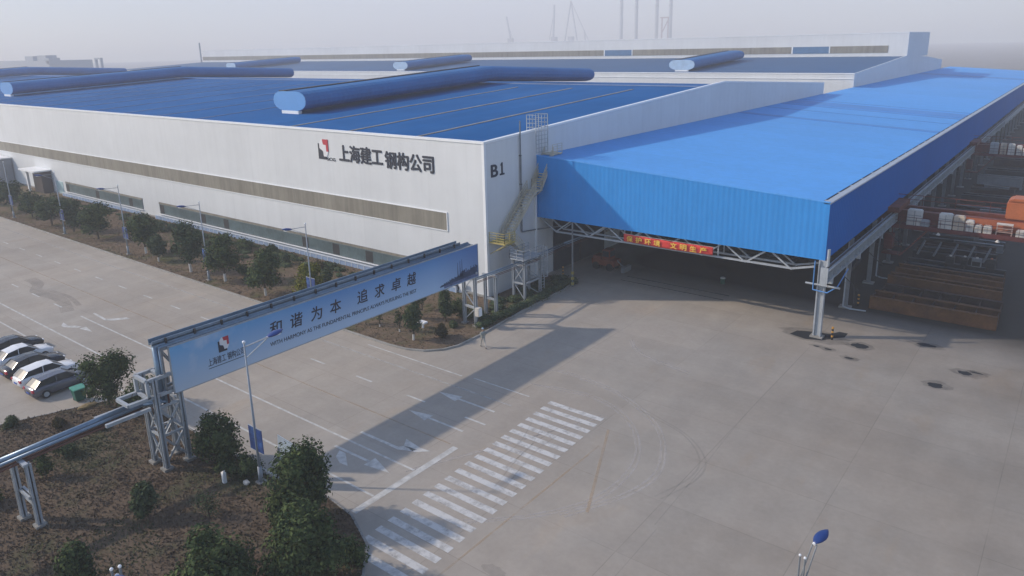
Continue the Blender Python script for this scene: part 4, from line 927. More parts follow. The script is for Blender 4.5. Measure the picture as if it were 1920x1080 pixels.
for z in (8, 11, 14): b.box(-46.19, -45.95, 59.95, 60.15, z, z+.08)
b.build('clip', M_dark, dp)
d2 = thing('downpipe', 'square white downpipe on the factory wall right under the blue canopy corner', 'pipe', (-46, 62.6, 0))
b = MB(); b.box(-46.17, -45.97, 62.5, 62.7, 0, 9.8); b.build('pipe', M_cop, d2)
b = MB(); b.box(-46.2, -45.9, 62.45, 62.75, 9.8, 10.1); b.build('hopper', M_cop, d2)

# ------------------------------------------------------------------ street lamps
def lamp(x, y, dirv, lab, h=9.0, banner=True, rz=0):
    t = thing('street_lamp', lab, 'street lamp', (0, 0, 0), 'street lamps with blue leaf shaped heads')
    b = MB(); b.tube((0, 0, .1), (0, 0, h), .095, .045, 10); b.tube((0, 0, .1), (0, 0, 1.1), .15, .13, 10); p = b.build('pole', mat('galvanised lamp pole', (.27, .31, .36), .5, var=.1), t, smooth=True)
    b = MB(); b.box(-.25, .25, -.25, .25, 0, .14); b.build('base_plate', M_conc, p)
    b = MB(); b.ball((0, 0, h+.04), (.1, .1, .1), 8, 6); b.build('finial', M_cop, p, smooth=True)
    b = MB(); b.beam((0, 0, h-.25), (0, 1.55, h-.15), .05); b.beam((0, 0, h-.95), (0, 1.55, h-.2), .045); b.beam((.05, 0, h-.25), (.1, 1.55, h-.15), .035); b.build('arm', M_steel, t)
    rings = []
    for i in range(11):
        u = i/10; y_ = 1.45+1.15*u; wd = .30*math.sin(math.pi*min(1, u*.93+.05))**.8; rings.append([(wd*math.cos(a), y_, h-.15+.16*u+.11*math.sin(a)*(math.sin(math.pi*u)+.15)) for a in [2*math.pi*k/10 for k in range(10)]])
    b = MB(); b.loft(rings); hd = b.build('lamp_head', M_flame, t, smooth=True)
    b = MB(); b.box(-.16, .16, 1.75, 2.3, h-.20, h-.13); b.build('lens', M_cop, hd)
    if banner:
        for s in (-1, 1):
            b = MB(); b.box(s*.12 if s > 0 else -.66, .66 if s > 0 else -.12, -.02, .02, 2.15, 3.65); q = b.build('banner_panel', mat('blue pole banner', (.015, .045, .17), .6, var=.4, vs=1.5, var2=((.05, .16, .38), 1.4, .55, .75)), t)
            b = MB(); b.beam((0, 0, 3.68), (s*.68, 0, 3.68), .04); b.beam((0, 0, 2.12), (s*.68, 0, 2.12), .04); b.build('banner_arm', M_steel, q)
    for o in [t]: o.location = (x, y, .1); o.rotation_euler = (0, 0, rz)
    return t
lamp(-36.05, 20.95, 1, 'tall lamp in the foreground turf before the blue banner board, with two pole banners', rz=.0)
L0 = lamp(-57.4, 41.1, -1, 'lamp behind the banner board, beside the yellowish tree', rz=math.pi)
reg(L0)
for x, lab in ((-76.3, 'verge lamp between the tallest round tree and the leaning open crowned one'), (-95.5, 'verge lamp whose pole banners stand out against a dark tree'), (-114.8, 'fourth lamp along the factory verge, rising out of close trees'), (-134, 'farthest visible lamp of the verge, by the porch of the factory'), (-153, 'lamp at the extreme left of the verge, half lost among trees')):
    dup(L0, (x, 41.1, .1), math.pi, label=lab)
def twin(x, y, rz, lab, h, k=1.):
    t = thing('street_lamp', lab, 'street lamp', (0, 0, 0))
    for dx in (-.12, .12):
        b = MB(); b.tube((dx, 0, 0), (dx, 0, h), .06, .04, 8); q = b.build('pole', M_steeld, t)
        b = MB(); b.ball((dx, 0, h+.03), (.06, .06, .06), 8, 6); b.build('finial', M_cop, q)
        b = MB(); b.tube((dx, 0, h-1.5), (dx*.8, .9, h+.25), .035, n=6); b.build('arm', M_steeld, t)
    rings = []
    for i in range(11):
        u = i/10; y_ = .85+1.0*u; wd = .26*math.sin(math.pi*min(1, u*.93+.05))**.8; rings.append([(wd*math.cos(a), y_, h+.3+.25*u+.10*math.sin(a)*(math.sin(math.pi*u)+.15)) for a in [2*math.pi*k/10 for k in range(10)]])
    b = MB(); b.loft(rings); hd = b.build('lamp_head', mat('bright lamp head blue', (.012, .04, .17), .4), t, smooth=True)
    b = MB(); b.tube((0, .86, h+.3), (0, .8, h+.27), .07, n=8); b.build('socket', M_cop, hd)
    t.location = (x, y, 0); t.rotation_euler = (0, 0, rz); t.scale = (k, k, k); return t
twin(-5.6, 22.55, -.28, 'twin stemmed lamp with a bright blue head at the bottom edge, right of centre', 8.3*1.25, .78)
twin(-22.9, 7.85, math.radians(-109), 'lamp top with pale knobs at the bottom edge over the dark turf, lower left', 8.9)

# ------------------------------------------------------------------ trees and shrubs
def foliage(mb, lobes, n, ls, rr, shell=.55):
    tot = sum(r[0]*r[1]*r[2] for _, r in lobes)
    for c, r in lobes:
        k = int(n*r[0]*r[1]*r[2]/tot)
        for _ in range(k):
            while True:
                d = Vector((rr.uniform(-1, 1), rr.uniform(-1, 1), rr.uniform(-1, 1)))
                if .05 < d.length < 1: break
            d.normalize(); q = shell+(1.12-shell)*rr.random()**.8
            q *= 1+.16*math.sin(d.x*7+c[0]*5)*math.sin(d.y*8+c[1]*3)+.1*math.sin(d.z*9)
            p = Vector((c[0]+d.x*r[0]*q, c[1]+d.y*r[1]*q, c[2]+d.z*r[2]*q))
            nn = (d+Vector((rr.uniform(-.8, .8), rr.uniform(-.8, .8), rr.uniform(-.5, .9)))).normalized()
            a = nn.orthogonal().normalized(); a = (Matrix.Rotation(rr.uniform(0, 6.28), 3, nn) @ a); bb_ = nn.cross(a); s = ls*rr.uniform(.55, 1.35)
            mb._add([p-a*s*.5, p+bb_*s*.32, p+a*s*.5, p-bb_*s*.32], [(0, 1, 2, 3)])
def make_tree(seed, h, wd, kind='round', n=2600, ls=.26, leafm=M_leaf, trunkm=M_trunk, lime=False, label='', group=None, cat='tree', nm='broadleaf_tree'):
    rr = random.Random(seed); t = thing(nm, label, cat, (0, 0, 0), group)
    lobes = []; zb = h*(.22 if kind == 'round' else .14)
    if kind in ('bush', 'dome'): zb = h*.05
    core = MB()
    zc_ = (h+zb)/2; R0 = wd/2
    lobes.append(((0, 0, zc_), (R0*.70, R0*.70, (h-zb)*.44)))
    m_ = {'round': 8, 'cone': 11, 'bush': 6, 'sparse': 5, 'dome': 14}[kind]
    for i in range(m_):
        a = i*2.4+rr.uniform(-.5, .5); u = rr.uniform(.12, .9); prof = math.sin(math.pi*(u*.8+.15)) if kind != 'cone' else (1.05-u*.85)
        rad = R0*rr.uniform(.52, .70)*prof; s = R0*rr.uniform(.32, .52)*(.75+.25*prof)
        lobes.append(((rad*math.cos(a), rad*math.sin(a), zb+(h-zb)*u), (s, s, s*rr.uniform(.8, 1.15))))
    b = MB(); foliage(b, lobes, n, ls, rr, .25 if kind == 'sparse' else .5)
    if kind not in ('sparse',):
        for c, r in lobes: b.ball(c, tuple(x*.54 for x in r), 9, 6, .08)
    b.build('crown', leafm, t, fixn=False)
    b = MB(); tr = max(.05, h*.022); lean = (rr.uniform(-.1, .1)*h*.2, rr.uniform(-.1, .1)*h*.2)
    b.tube((0, 0, -.15), (lean[0]*.4, lean[1]*.4, zb+.2), tr*1.25, tr*.95, 8); b.tube((lean[0]*.4, lean[1]*.4, zb+.2), (lean[0], lean[1], h*.8), tr*.95, tr*.3, 7)
    for i in range(5 if kind != 'bush' else 3):
        a = i*2.2+rr.random(); z = zb+(h-zb)*rr.uniform(0, .45); q = R0*rr.uniform(.5, .85); b.tube((lean[0]*.5, lean[1]*.5, z), (q*math.cos(a), q*math.sin(a), z+q*.8), tr*.5, tr*.15, 5)
    tk = b.build('trunk', trunkm, t)
    if lime:
        b = MB(); b.tube((0, 0, 0), (lean[0]*.3, lean[1]*.3, min(1.1, zb*.8)), tr*1.35, tr*1.2, 8); b.build('limewash', M_lime, tk)
    return t
def place(t, x, y, z=.1, rz=0, s=1.):
    t.location = (x, y, z); t.rotation_euler = (0, 0, rz); t.scale = (s, s, s)
G1 = 'round evergreen trees along the factory verge'
vt = [(-81.1, 41.6, 5.7, 3.7, 'dense dark round tree with a white painted foot, tallest in the middle of the verge'),
      (-74.3, 41.9, 5.1, 3.7, 'leaning open crowned tree right of the tallest verge tree and lamp'),
      (-66.1, 41.6, 4.6, 3.5, 'grey green round tree on a bare white footed stem, just left of the yellowish one'),
      (-88.7, 41.6, 3.3, 2.0, 'small slim dark tree between two lamps, left of the tallest verge tree'),
      (-93.9, 42.6, 4.8, 3.5, 'dark tree standing right behind the lamp with blue pole banners'),
      (-107.4, 42.5, 5.0, 3.5, 'nearest tree of the close row of verge trees at the left'),
      (-115., 42.4, 4.4, 3.1, 'second tree of the close left row, counted from the right'),
      (-122.4, 42.3, 4.5, 3.3, 'third tree of the close left row, counted from the right'),
      (-131.4, 42.8, 4.3, 3.0, 'fourth tree of the close left row, in front of the porch'),
      (-140.1, 42.8, 4.8, 3.6, 'fifth tree of the close left row, near the left frame edge'),
      (-150, 43, 4.6, 3.6, 'last tree of the left row, cut by the left frame edge')]
for i, (x, y, h, wd, lab) in enumerate(vt):
    far = x < -100
    t = make_tree(20+i, h*1.06, wd*(1.35 if far else 1.2), 'round', 2300 if far else 3400, .34 if far else .27, M_leaf if i % 3 else M_leafg, lime=not far, label=lab, group=G1); place(t, x, y)
t = make_tree(40, 4.4, 3.5, 'round', 2800, .26, M_leafy, label='yellow green tree whose crown shows above the banner board', lime=True); place(t, -59.3, 42.4)
t = make_tree(41, 3.4, 2.0, 'round', 1900, .22, M_leafg, lime=True, label='small dark crowned tree with a white stem at the rounded verge corner'); place(t, -44.4, 41.9)
t = make_tree(42, 3.5, 1.7, 'cone', 1700, .22, M_leafg, label='narrow grey green conical tree before the right pipe frame'); place(t, -45.2, 46.9)
t = make_tree(43, 2.8, 1.7, 'round', 900, .22, M_leafg, label='bushy young tree peeping out under the right part of the banner board'); place(t, -49.2, 47.8)
t = make_tree(44, 2.5, .8, 'sparse', 160, .16, M_leafg, lime=True, label='nearly bare sapling with pale stem below the middle of the banner board'); place(t, -49.3, 42.4)
t = make_tree(45, 2.7, 1.4, 'sparse', 350, .18, M_leafg, lime=True, label='white stemmed sapling mostly hidden by the lower edge of the banner board'); place(t, -51.6, 41.6)
t = make_tree(46, 2.6, 1.1, 'sparse', 260, .18, M_leafg, lime=True, label='thin sapling left of the small dark crowned corner tree'); place(t, -46.9, 42.6)
t = make_tree(47, 2.9, 1.5, 'sparse', 420, .2, M_leafg, lime=True, label='thin sapling behind the white stool in the corner lawn'); place(t, -48, 45.7)
bushes = [(-42.9, 43.9, 1.2, 1.3, M_leafb, 'clipped brownish ball shrub on the corner lawn'), (-44.9, 48.6, 1.6, 1.9, M_leaf, 'dark loose bush behind the left leg of the right pipe frame'),
          (-43.6, 46.2, .7, .9, M_leafg, 'tiny green shrub beside the narrow conical tree'),
          (-74.2, 44.2, 1.5, 1.7, M_leaf, 'dark ball shrub between the leaning tree and the white footed tree'), (-74.3, 50, 1.5, 1.3, M_leafg, 'small grey green shrub near the factory fence above the yellowish tree'),
          (-63.8, 47.7, 2.2, 1.6, M_leafg, 'upright grey green shrub right behind the yellowish tree'), (-84.5, 51, 1.3, 2.8, M_leaf, 'wide dark shrub near the fence behind the tallest verge tree'), (-80.3, 52.2, 1.1, 1.5, M_leafg, 'low shrub close to the fence, right of the wide dark one'),
          (-97, 49.5, 1.2, 3.2, M_leafg, 'wide low shrub behind the lamp with pole banners, near the fence'), (-104, 50, 1.1, 3., M_leafg, 'low shrub mass between the left windows and the verge'), (-91, 45, 1.2, 1.5, M_leaf, 'small dark shrub just right of the tree behind the banner lamp'),
          (-90.5, 51.5, 1.2, 2.2, M_leafb, 'brownish low shrub near the fence start'), (-69, 50.5, 1.0, 2.2, M_leafb, 'brownish low shrub near the fence, right of middle'), (-58, 50.6, .9, 2., M_leafb, 'brownish low shrub showing above the banner board beside the fence')]
for i, (x, y, h, wd, m_, lab) in enumerate(bushes):
    t = make_tree(60+i, h, wd, 'bush', 900, .2, m_, label=lab, cat='shrub', nm='shrub'); place(t, x, y)
# hedge strip along the corner kerb
hg = MB(); rr = random.Random(9); lob = []
for k in range(34):
    y = 47.6+k*.48; lob.append(((-41.55+.15*math.sin(k)-(.3 if y > 58 else 0), y, .42), (.6, .42, rr.uniform(.3, .48))))
for k in range(26): lob.append(((-43.4+rr.uniform(-1.2, 1), 48.8+k*.6, .32), (.8, .6, rr.uniform(.25, .42))))
foliage(hg, lob, 9500, .17, rr, .6)
for c, r in lob: hg.ball(c, tuple(x*.75 for x in r), 8, 5, .1)
hf = MB(); lob = []
for k in range(150):
    x = -144+rr.uniform(0, 92); y = 52.6-abs(rr.gauss(0, 1.7)); s = rr.uniform(.5, 1.0)
    if y > 46: lob.append(((x, y, .22), (s*1.3, s*.8, rr.uniform(.22, .5))))
foliage(hf, lob, 15000, .22, rr, .6)
for c, r in lob: hf.ball(c, tuple(x*.7 for x in r), 7, 4, .1)
tag(hf.build('verge_undergrowth', M_leafg, fixn=False), 'low grey green undergrowth between the verge trees and the factory fence', 'undergrowth', kind='stuff')
tag(hg.build('ground_cover', M_leafg, fixn=False), 'low straggling ground cover bushes along the kerb by the pipe frames', 'ground cover', kind='stuff')
near = [(-53.6, 20.0, 4.1, 3.3, 'round', 4200, M_leaf, 'round dark tree by the parked grey car at the left'), (-50.0, 20.8, 3.0, 2.3, 'round', 2400, M_leaf, 'smaller dark tree half hidden behind the left pipe tower'),
        (-40.0, 20.6, 3.3, 2.7, 'dome', 4600, M_leaf, 'dense bushy tree just right of the left pipe tower'), (-30.8, 19.9, 4.5, 3.35, 'dome', 9500, M_leaf, 'tall broad evergreen right of the foreground lamp'),
        (-26.4, 16.9, 3.9, 3.5, 'dome', 10500, M_leaf, 'largest evergreen at the bottom corner by the crossing'), (-28.4, 13.6, 3.9, 3.3, 'dome', 9500, M_leaf, 'evergreen cut by the bottom edge, left of the largest one'),
        (-38.0, 15.1, 2.1, 1.45, 'round', 2200, M_leafg, 'small round tree alone in the middle of the brown turf'), (-35.4, 10.4, 2.5, 1.9, 'cone', 2600, M_leaf, 'small dark evergreen at the bottom edge, left of the lamp top')]
for i, (x, y, h, wd, k_, n_, m_, lab) in enumerate(near):
    t = make_tree(90+i, h*1.06, wd*1.17, k_, int(n_*1.1), .19, m_, label=lab); place(t, x, y)
nb = [(-49.2, 15.3, 1.0, 1.8, M_leafg, 'grey green low shrub below the slanting pipes at the left'), (-47.3, 13.4, 1.9, 1.2, M_leaf, 'dark upright shrub behind the left pipe posts'), (-37.6, 21.0, 1.2, 2.3, M_leaf, 'dark low shrub left of the foreground lamp foot'),
      (-39.0, 20.4, .9, 1.6, M_leaf, 'low dark shrub at the foot of the bushy tree'), (-25.9, 19.3, 1.7, 1.9, M_leaf, 'dark hedge bush at the kerb corner by the crossing'), (-25.0, 17.0, 1.5, 1.7, M_leaf, 'hedge bush on the kerb right of the largest evergreen'), (-24.9, 14.6, 1.4, 1.6, M_leaf, 'hedge bush at the bottom edge beside the kerb'),
      (-53.5, 16.6, .6, 1.1, M_leafb, 'small brown shrub near the parking kerb'), (-51, 17.9, .7, 1.1, M_leafg, 'tiny shrub between parking kerb and pipes'), (-56.3, 14.6, .8, 1.2, M_leafg, 'small shrub at the kerb by the left frame edge'), (-46.9, 10.2, 1.3, 1.6, M_leaf, 'dark shrub cut by the left frame edge beside the pipe posts')]
for i, (x, y, h, wd, m_, lab) in enumerate(nb):
    t = make_tree(120+i, h, wd, 'bush', 1300, .14, m_, label=lab, cat='shrub', nm='shrub'); place(t, x, y)
t = make_tree(140, 1.8, 2.0, 'sparse', 900, .10, M_leafg, label='sparse see through grey green bush in the brown turf', cat='shrub', nm='shrub'); place(t, -35.4, 17.2)
# dry grass
def inside(x, y, poly):
    c = False; j = len(poly)-1
    for i in range(len(poly)):
        if (poly[i][1] > y) != (poly[j][1] > y) and x < (poly[j][0]-poly[i][0])*(y-poly[i][1])/(poly[j][1]-poly[i][1])+poly[i][0]: c = not c
        j = i
    return c
def grass(nm, poly, n, box, hh, ms, lab, seed):
    rr = random.Random(seed); b = MB(); k = 0
    while k < n:
        x = rr.uniform(box[0], box[1]); y = rr.uniform(box[2], box[3])
        if not inside(x, y, poly): continue
        k += 1; a = rr.uniform(0, 3.14); h = rr.uniform(.5, 1.3)*hh; wd = rr.uniform(.03, .09); lx, ly = rr.uniform(-.2, .25), rr.uniform(-.12, .12)
        b.cur = 1 if (math.sin(x*.5+1)+math.sin(y*.7+x*.2)) > 1.0 else 0
        dx, dy = math.cos(a)*wd, math.sin(a)*wd
        b._add([(x-dx, y-dy, .12), (x+dx, y+dy, .12), (x+lx+dx*.3, y+ly+dy*.3, .12+h)], [(0, 1, 2)])
    tag(b.build(nm, ms, fixn=False), lab, 'grass', kind='stuff')
grass('dry_grass', near_out, 70000, (-62, -24, -2, 22.3), .13, [M_grass, M_grassg], 'dry brown winter grass on the dark foreground turf', 1)
grass('verge_grass', far_out, 30000, (-140, -40.5, 40.2, 54.3), .12, [M_grass, M_grassg], 'thin brown and green grass on the verge along the factory', 2)

# ------------------------------------------------------------------ cars
def car(lab, paint, loc, rz, hatch=False, first=None):
    t = thing('parked_car', lab, 'car', (0, 0, 0), 'cars parked at the left')
    # outline stations along y: (y, half width, z low, z belt)
    st_ = [(-2.25, .62, .45, .72), (-2.18, .78, .30, .88), (-1.9, .86, .24, .95), (-1.2, .89, .22, .97), (0, .90, .22, .95), (1.0, .89, .22, .92), (1.7, .87, .24, .84), (2.1, .80, .30, .72), (2.25, .60, .40, .58)]
    rings = []
    for y, w_, z0, z1 in st_:
        zm = z0+(z1-z0)*.55
        rings.append([(-w_*.92, y, z0), (w_*.92, y, z0), (w_, y, z0+.12), (w_, y, zm), (w_*.95, y, z1-.05), (w_*.82, y, z1), (0, y, z1+.03), (-w_*.82, y, z1), (-w_*.95, y, z1-.05), (-w_, y, zm), (-w_, y, z0+.12)])
    b = MB(); b.loft(rings); body = b.build('body', paint, t, smooth=True)
    yr = -2.05 if hatch else -1.75
    cab = [(yr, .70, .93), (yr+.55, .66, 1.36 if hatch else 1.30), (-.3, .66, 1.47), (.35, .64, 1.42), (1.15, .70, .90)]
    b = MB(); b.loft([[(-w_*1.1, y, .90), (w_*1.1, y, .90), (w_, y, max(.91, z)), (0, y, max(.92, z)+.03), (-w_, y, max(.91, z))] for y, w_, z in cab]); gh = b.build('greenhouse', M_darkglass, t)
    b = MB()
    rf = [(yr+.52, .63, 1.36 if hatch else 1.30), (-.3, .64, 1.475), (.38, .61, 1.42)]
    b.loft([[(-w_*1.03, y, z-.03), (w_*1.03, y, z-.03), (w_, y, z+.02), (0, y, z+.055), (-w_, y, z+.02)] for y, w_, z in rf]); b.build('roof', paint, t, smooth=False)
    b = MB()
    for s in (-1, 1):
        b.beam((s*.66, yr+.5, 1.33), (s*.77, yr+.02, .93), .05); b.beam((s*.64, .36, 1.42), (s*.79, 1.15, .90), .06); b.beam((s*.70, -.45, 1.45), (s*.82, -.5, .93), .05)
    split(b.build('pillar', paint, t))
    for s in (-1, 1):
        for y in (-1.38, 1.38):
            b = MB(); b.tube((s*.93, y, .32), (s*.70, y, .32), .32, n=18); wh = b.build('wheel', M_black, t)
            b = MB(); b.tube((s*.94, y, .32), (s*.90, y, .32), .20, n=12); b.build('rim', M_steel, wh)
        b = MB(); b.box(s*.62-.14, s*.62+.14, 2.08, 2.19, .58, .70); b.build('headlight', M_cop, t)
        b = MB(); b.box(s*.66-.13, s*.66+.13, -2.24, -2.12, .66, .86); b.build('tail_light', M_logored, t)
        b = MB(); b.ball((s*.98, .75, 1.0), (.1, .12, .07), 8, 5); b.build('wing_mirror', paint, t)
    b = MB(); b.box(-.24, .24, -2.285, -2.255, .5, .62); b.build('number_plate', mat('blue number plate', (.03, .08, .35), .5), t)
    t.location = loc; t.rotation_euler = (0, 0, rz); return t
PW = mat('white car paint', (.72, .73, .74), .25, var=.02, spec=.6); PG = mat('grey car paint', (.14, .145, .17), .25, .5, var=.03); PB = mat('black car paint', (.03, .032, .038), .2, .2, var=.03); PS = mat('silver car paint', (.35, .36, .37), .25, .6, var=.03)
car('grey hatchback parked nearest the turf beside the green bin', PG, (-60.4, 19.3, .0), .06, True)
car('white hatchback parked beside the grey one', PW, (-63.1, 19.4, 0), .05, True)
car('black saloon with a silver sheen between the two white cars', PB, (-65.9, 19.4, 0), .04)
car('white saloon parked beyond the black one', PW, (-68.7, 19.6, 0), .05)
car('dark saloon farthest along, cut by the left frame edge', PB, (-71.6, 19.9, 0), .05)
wb = thing('wheelie_bin', 'green wheeled rubbish bin by the parking kerb at the left', 'bin', (-56.9, 19.3, 0))
b = MB(); b.loft([[(-.25*k-56.9, 19.3-.3*k, z), (.25*k-56.9, 19.3-.3*k, z), (.25*k-56.9, 19.3+.3*k, z), (-.25*k-56.9, 19.3+.3*k, z)] for k, z in ((1.1, .08), (1.45, 1.0))]); q = b.build('body', M_green, wb); bevel(q, .03)
b = MB(); b.prism([(-57.3, 18.84, 1.0), (-56.5, 18.84, 1.0), (-56.5, 18.84, 1.06), (-57.3, 18.84, 1.14)], (0, .92, 0)); b.build('lid', mat('light green plastic', (.08, .3, .22), .5), wb)
for yy in (19.0, 19.6): b = MB(); b.tube((-57.3, yy, .1), (-57.3, yy+.06, .1), .1, n=12); b.build('wheel', M_black, wb)

# ------------------------------------------------------------------ small things on the verges
sl = thing('stone_stool', 'small white stone seat on a stem in the corner lawn', 'seat', (-45.8, 44.5, .1))
b = MB(); b.box(-46.2, -45.35, 44.2, 44.75, .62, .78); q = b.build('top', M_cop, sl); bevel(q, .04)
b = MB(); b.tube((-45.75, 44.45, .1), (-45.75, 44.45, .62), .12, .09, 10); b.build('stem', M_cop, sl)
b = MB(); b.ball((-46.05, 44.3, .86), (.16, .12, .1), 8, 6); b.build('cushion', M_cab, sl)
mk = thing('marker_post', 'short white marker post in the turf left of the foreground lamp', 'post', (-37.8, 19.6, .1))
b = MB(); b.box(-37.92, -37.68, 19.5, 19.72, .05, .85); q = b.build('post', M_cop, mk); bevel(q, .03)
b = MB(); b.prism([(-37.92, 19.5, .85), (-37.68, 19.5, .85), (-37.8, 19.61, .95)], (0, .12, 0)); b.build('cap', M_cab, mk)
pn = thing('notice_board', 'pale blue white board leaning behind the foreground lamp pole', 'board', (-35.2, 22.1, 0))
b = MB(); b.prism([(-35.75, 22.0, .1), (-34.7, 22.4, .1), (-34.6, 22.7, 2.2), (-35.9, 22.3, 2.75)], (.04, -.05, .02)); b.build('panel', mat('pale board', (.6, .68, .74), .4), pn)
b = MB(); b.beam((-35.7, 22.0, .05), (-35.8, 22.15, 2.0), .05); b.beam((-35.55, 21.95, .05), (-35.6, 22.1, 2.0), .05); b.build('post', M_steeld, pn)
rk = thing('boulder', 'small pale stone beside the foreground lamp', 'stone', (-36.6, 20.3, .15))
b = MB(); b.ball((-36.6, 20.3, .25), (.24, .18, .16), 9, 6, .15); b.build('stone', M_cab, rk)
bg_ = thing('refuse_sack', 'flat tan sack lying on the turf behind the green bin', 'sack', (-55.0, 19.2, .15))
b = MB(); b.ball((-55.0, 19.0, .25), (.35, .7, .16), 10, 6, .12); b.build('sack', mat('tan sack', (.22, .16, .07), .8), bg_)

# ------------------------------------------------------------------ person walking by the corner kerb
def person(x, y, rz, lab):
    t = thing('person', lab, 'person', (0, 0, 0))
    J = {}
    V = [(0, 0, .93), (0, 0, 1.12), (0, -.01, 1.32), (0, 0, 1.45), (0, .01, 1.53), (0, .02, 1.60),            # pelvis..neck..head base
         (-.10, 0, .90), (-.10, .24, .52), (-.10, .33, .09), (-.10, .46, .05),                                 # left leg forward
         (.10, 0, .90), (.10, -.06, .50), (.10, -.40, .17), (.10, -.34, .05),                                  # right leg back
         (-.19, 0, 1.40), (-.25, -.12, 1.14), (-.24, -.08, .90), (.19, 0, 1.40), (.25, .10, 1.14), (.24, .24, .93),
         (0, .03, 1.68)]
    E_ = [(0, 1), (1, 2), (2, 3), (3, 4), (4, 5), (5, 20), (0, 6), (6, 7), (7, 8), (8, 9), (0, 10), (10, 11), (11, 12), (12, 13), (3, 14), (14, 15), (15, 16), (3, 17), (17, 18), (18, 19)]
    rad = [.15, .13, .16, .12, .055, .075, .10, .068, .045, .04, .10, .068, .045, .04, .07, .048, .035, .07, .048, .035, .085]
    me = bpy.data.meshes.new('body'); me.from_pydata(V, E_, []); o = bpy.data.objects.new('body', me); col.objects.link(o)
    mo = o.modifiers.new('k', 'SKIN')
    for i, r in enumerate(rad): me.skin_vertices[0].data[i].radius = (r*1.15, r*.95)
    me.skin_vertices[0].data[0].use_root = True
    ss = o.modifiers.new('s', 'SUBSURF'); ss.levels = 2; ss.render_levels = 2
    bpy.context.view_layer.update(); me2 = bpy.data.meshes.new_from_object(o.evaluated_get(bpy.context.evaluated_depsgraph_get()))
    o.modifiers.clear(); o.data = me2; me2.materials.clear()
    for m_ in (M_cloth, M_skin, mat('pale trousers', (.40, .39, .36), .9)): me2.materials.append(m_)
    for p in me2.polygons:
        c = p.center; p.material_index = 1 if (c.z > 1.5 or (abs(c.x) > .2 and c.z < .98)) else (2 if c.z < .95 else 0); p.use_smooth = True
    o.parent = t
    b = MB(); b.ball((0, .03, 1.69), (.082, .10, .11), 14, 10)
    b.ball((0, .135, 1.665), (.016, .022, .022), 6, 5); b.ball((-.083, .03, 1.675), (.012, .025, .035), 6, 5); b.ball((.083, .03, 1.675), (.012, .025, .035), 6, 5); b.build('face', M_skin, t, smooth=True)
    b = MB(); b.ball((-.032, .118, 1.695), (.012, .008, .009), 6, 4); b.ball((.032, .118, 1.695), (.012, .008, .009), 6, 4); b.box(-.025, .025, .118, .124, 1.632, 1.638); b.build('eyes', M_hair, t)
    b = MB(); b.ball((0, .015, 1.72), (.088, .10, .095), 14, 8); b.build('hair', M_hair, t, smooth=True)
    b = MB(); b.ball((0, .02, 1.745), (.10, .12, .085), 14, 8); b.box(-.07, .07, .1, .19, 1.735, 1.745); b.build('cap', M_helmet, t, smooth=True)
    for s, hx, hy, hz in ((-1, -.24, -.07, .88), (1, .24, .26, .915)):
        b = MB(); b.ball((hx, hy, hz-.03), (.018, .035, .045), 8, 6)
        for k in range(4): b.tube((hx, hy-.028+.019*k, hz-.06), (hx-s*.008, hy-.022+.019*k, hz-.125+.008*abs(k-1.4)), .008, .006, 6)
        b.tube((hx-s*.01, hy+.03, hz-.02), (hx-s*.02, hy+.055, hz-.07), .009, .007, 6); b.build('hand', M_skin, t, smooth=True)
    for px, py, pz in ((-.10, .40, .05), (.10, -.36, .075)):
        b = MB(); b.ball((px, py, pz), (.05, .14, .05), 10, 6); b.build('shoe', M_black, t, smooth=True)
    t.location = (x, y, 0.01); t.rotation_euler = (0, 0, rz); return t
person(-38.45, 44.4, math.radians(60), 'person in pale grey work clothes and light cap walking past the rounded kerb')

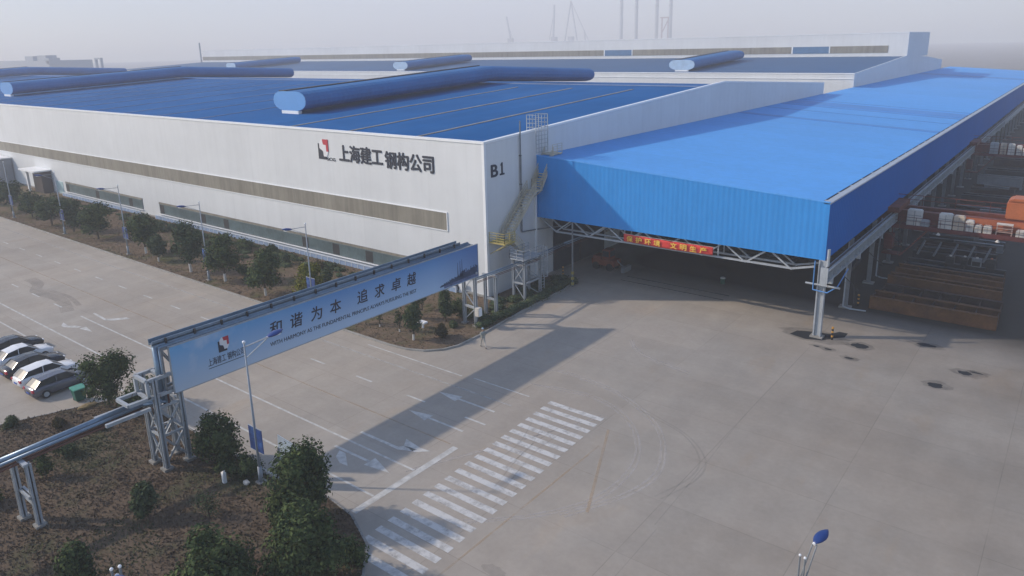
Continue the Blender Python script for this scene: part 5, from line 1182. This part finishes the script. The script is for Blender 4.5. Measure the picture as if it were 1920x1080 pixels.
# ------------------------------------------------------------------ far away
for i, (x, y) in enumerate(((-859.7, 1500), (-822.2, 1500), (-772.5, 1500), (-740, 1500))):
    t = thing('chimney', 'hazy tall thin stack on the skyline, %s from the left of four' % ('first', 'second', 'third', 'fourth')[i], 'chimney', (x, y, 0), 'four tall stacks on the skyline')
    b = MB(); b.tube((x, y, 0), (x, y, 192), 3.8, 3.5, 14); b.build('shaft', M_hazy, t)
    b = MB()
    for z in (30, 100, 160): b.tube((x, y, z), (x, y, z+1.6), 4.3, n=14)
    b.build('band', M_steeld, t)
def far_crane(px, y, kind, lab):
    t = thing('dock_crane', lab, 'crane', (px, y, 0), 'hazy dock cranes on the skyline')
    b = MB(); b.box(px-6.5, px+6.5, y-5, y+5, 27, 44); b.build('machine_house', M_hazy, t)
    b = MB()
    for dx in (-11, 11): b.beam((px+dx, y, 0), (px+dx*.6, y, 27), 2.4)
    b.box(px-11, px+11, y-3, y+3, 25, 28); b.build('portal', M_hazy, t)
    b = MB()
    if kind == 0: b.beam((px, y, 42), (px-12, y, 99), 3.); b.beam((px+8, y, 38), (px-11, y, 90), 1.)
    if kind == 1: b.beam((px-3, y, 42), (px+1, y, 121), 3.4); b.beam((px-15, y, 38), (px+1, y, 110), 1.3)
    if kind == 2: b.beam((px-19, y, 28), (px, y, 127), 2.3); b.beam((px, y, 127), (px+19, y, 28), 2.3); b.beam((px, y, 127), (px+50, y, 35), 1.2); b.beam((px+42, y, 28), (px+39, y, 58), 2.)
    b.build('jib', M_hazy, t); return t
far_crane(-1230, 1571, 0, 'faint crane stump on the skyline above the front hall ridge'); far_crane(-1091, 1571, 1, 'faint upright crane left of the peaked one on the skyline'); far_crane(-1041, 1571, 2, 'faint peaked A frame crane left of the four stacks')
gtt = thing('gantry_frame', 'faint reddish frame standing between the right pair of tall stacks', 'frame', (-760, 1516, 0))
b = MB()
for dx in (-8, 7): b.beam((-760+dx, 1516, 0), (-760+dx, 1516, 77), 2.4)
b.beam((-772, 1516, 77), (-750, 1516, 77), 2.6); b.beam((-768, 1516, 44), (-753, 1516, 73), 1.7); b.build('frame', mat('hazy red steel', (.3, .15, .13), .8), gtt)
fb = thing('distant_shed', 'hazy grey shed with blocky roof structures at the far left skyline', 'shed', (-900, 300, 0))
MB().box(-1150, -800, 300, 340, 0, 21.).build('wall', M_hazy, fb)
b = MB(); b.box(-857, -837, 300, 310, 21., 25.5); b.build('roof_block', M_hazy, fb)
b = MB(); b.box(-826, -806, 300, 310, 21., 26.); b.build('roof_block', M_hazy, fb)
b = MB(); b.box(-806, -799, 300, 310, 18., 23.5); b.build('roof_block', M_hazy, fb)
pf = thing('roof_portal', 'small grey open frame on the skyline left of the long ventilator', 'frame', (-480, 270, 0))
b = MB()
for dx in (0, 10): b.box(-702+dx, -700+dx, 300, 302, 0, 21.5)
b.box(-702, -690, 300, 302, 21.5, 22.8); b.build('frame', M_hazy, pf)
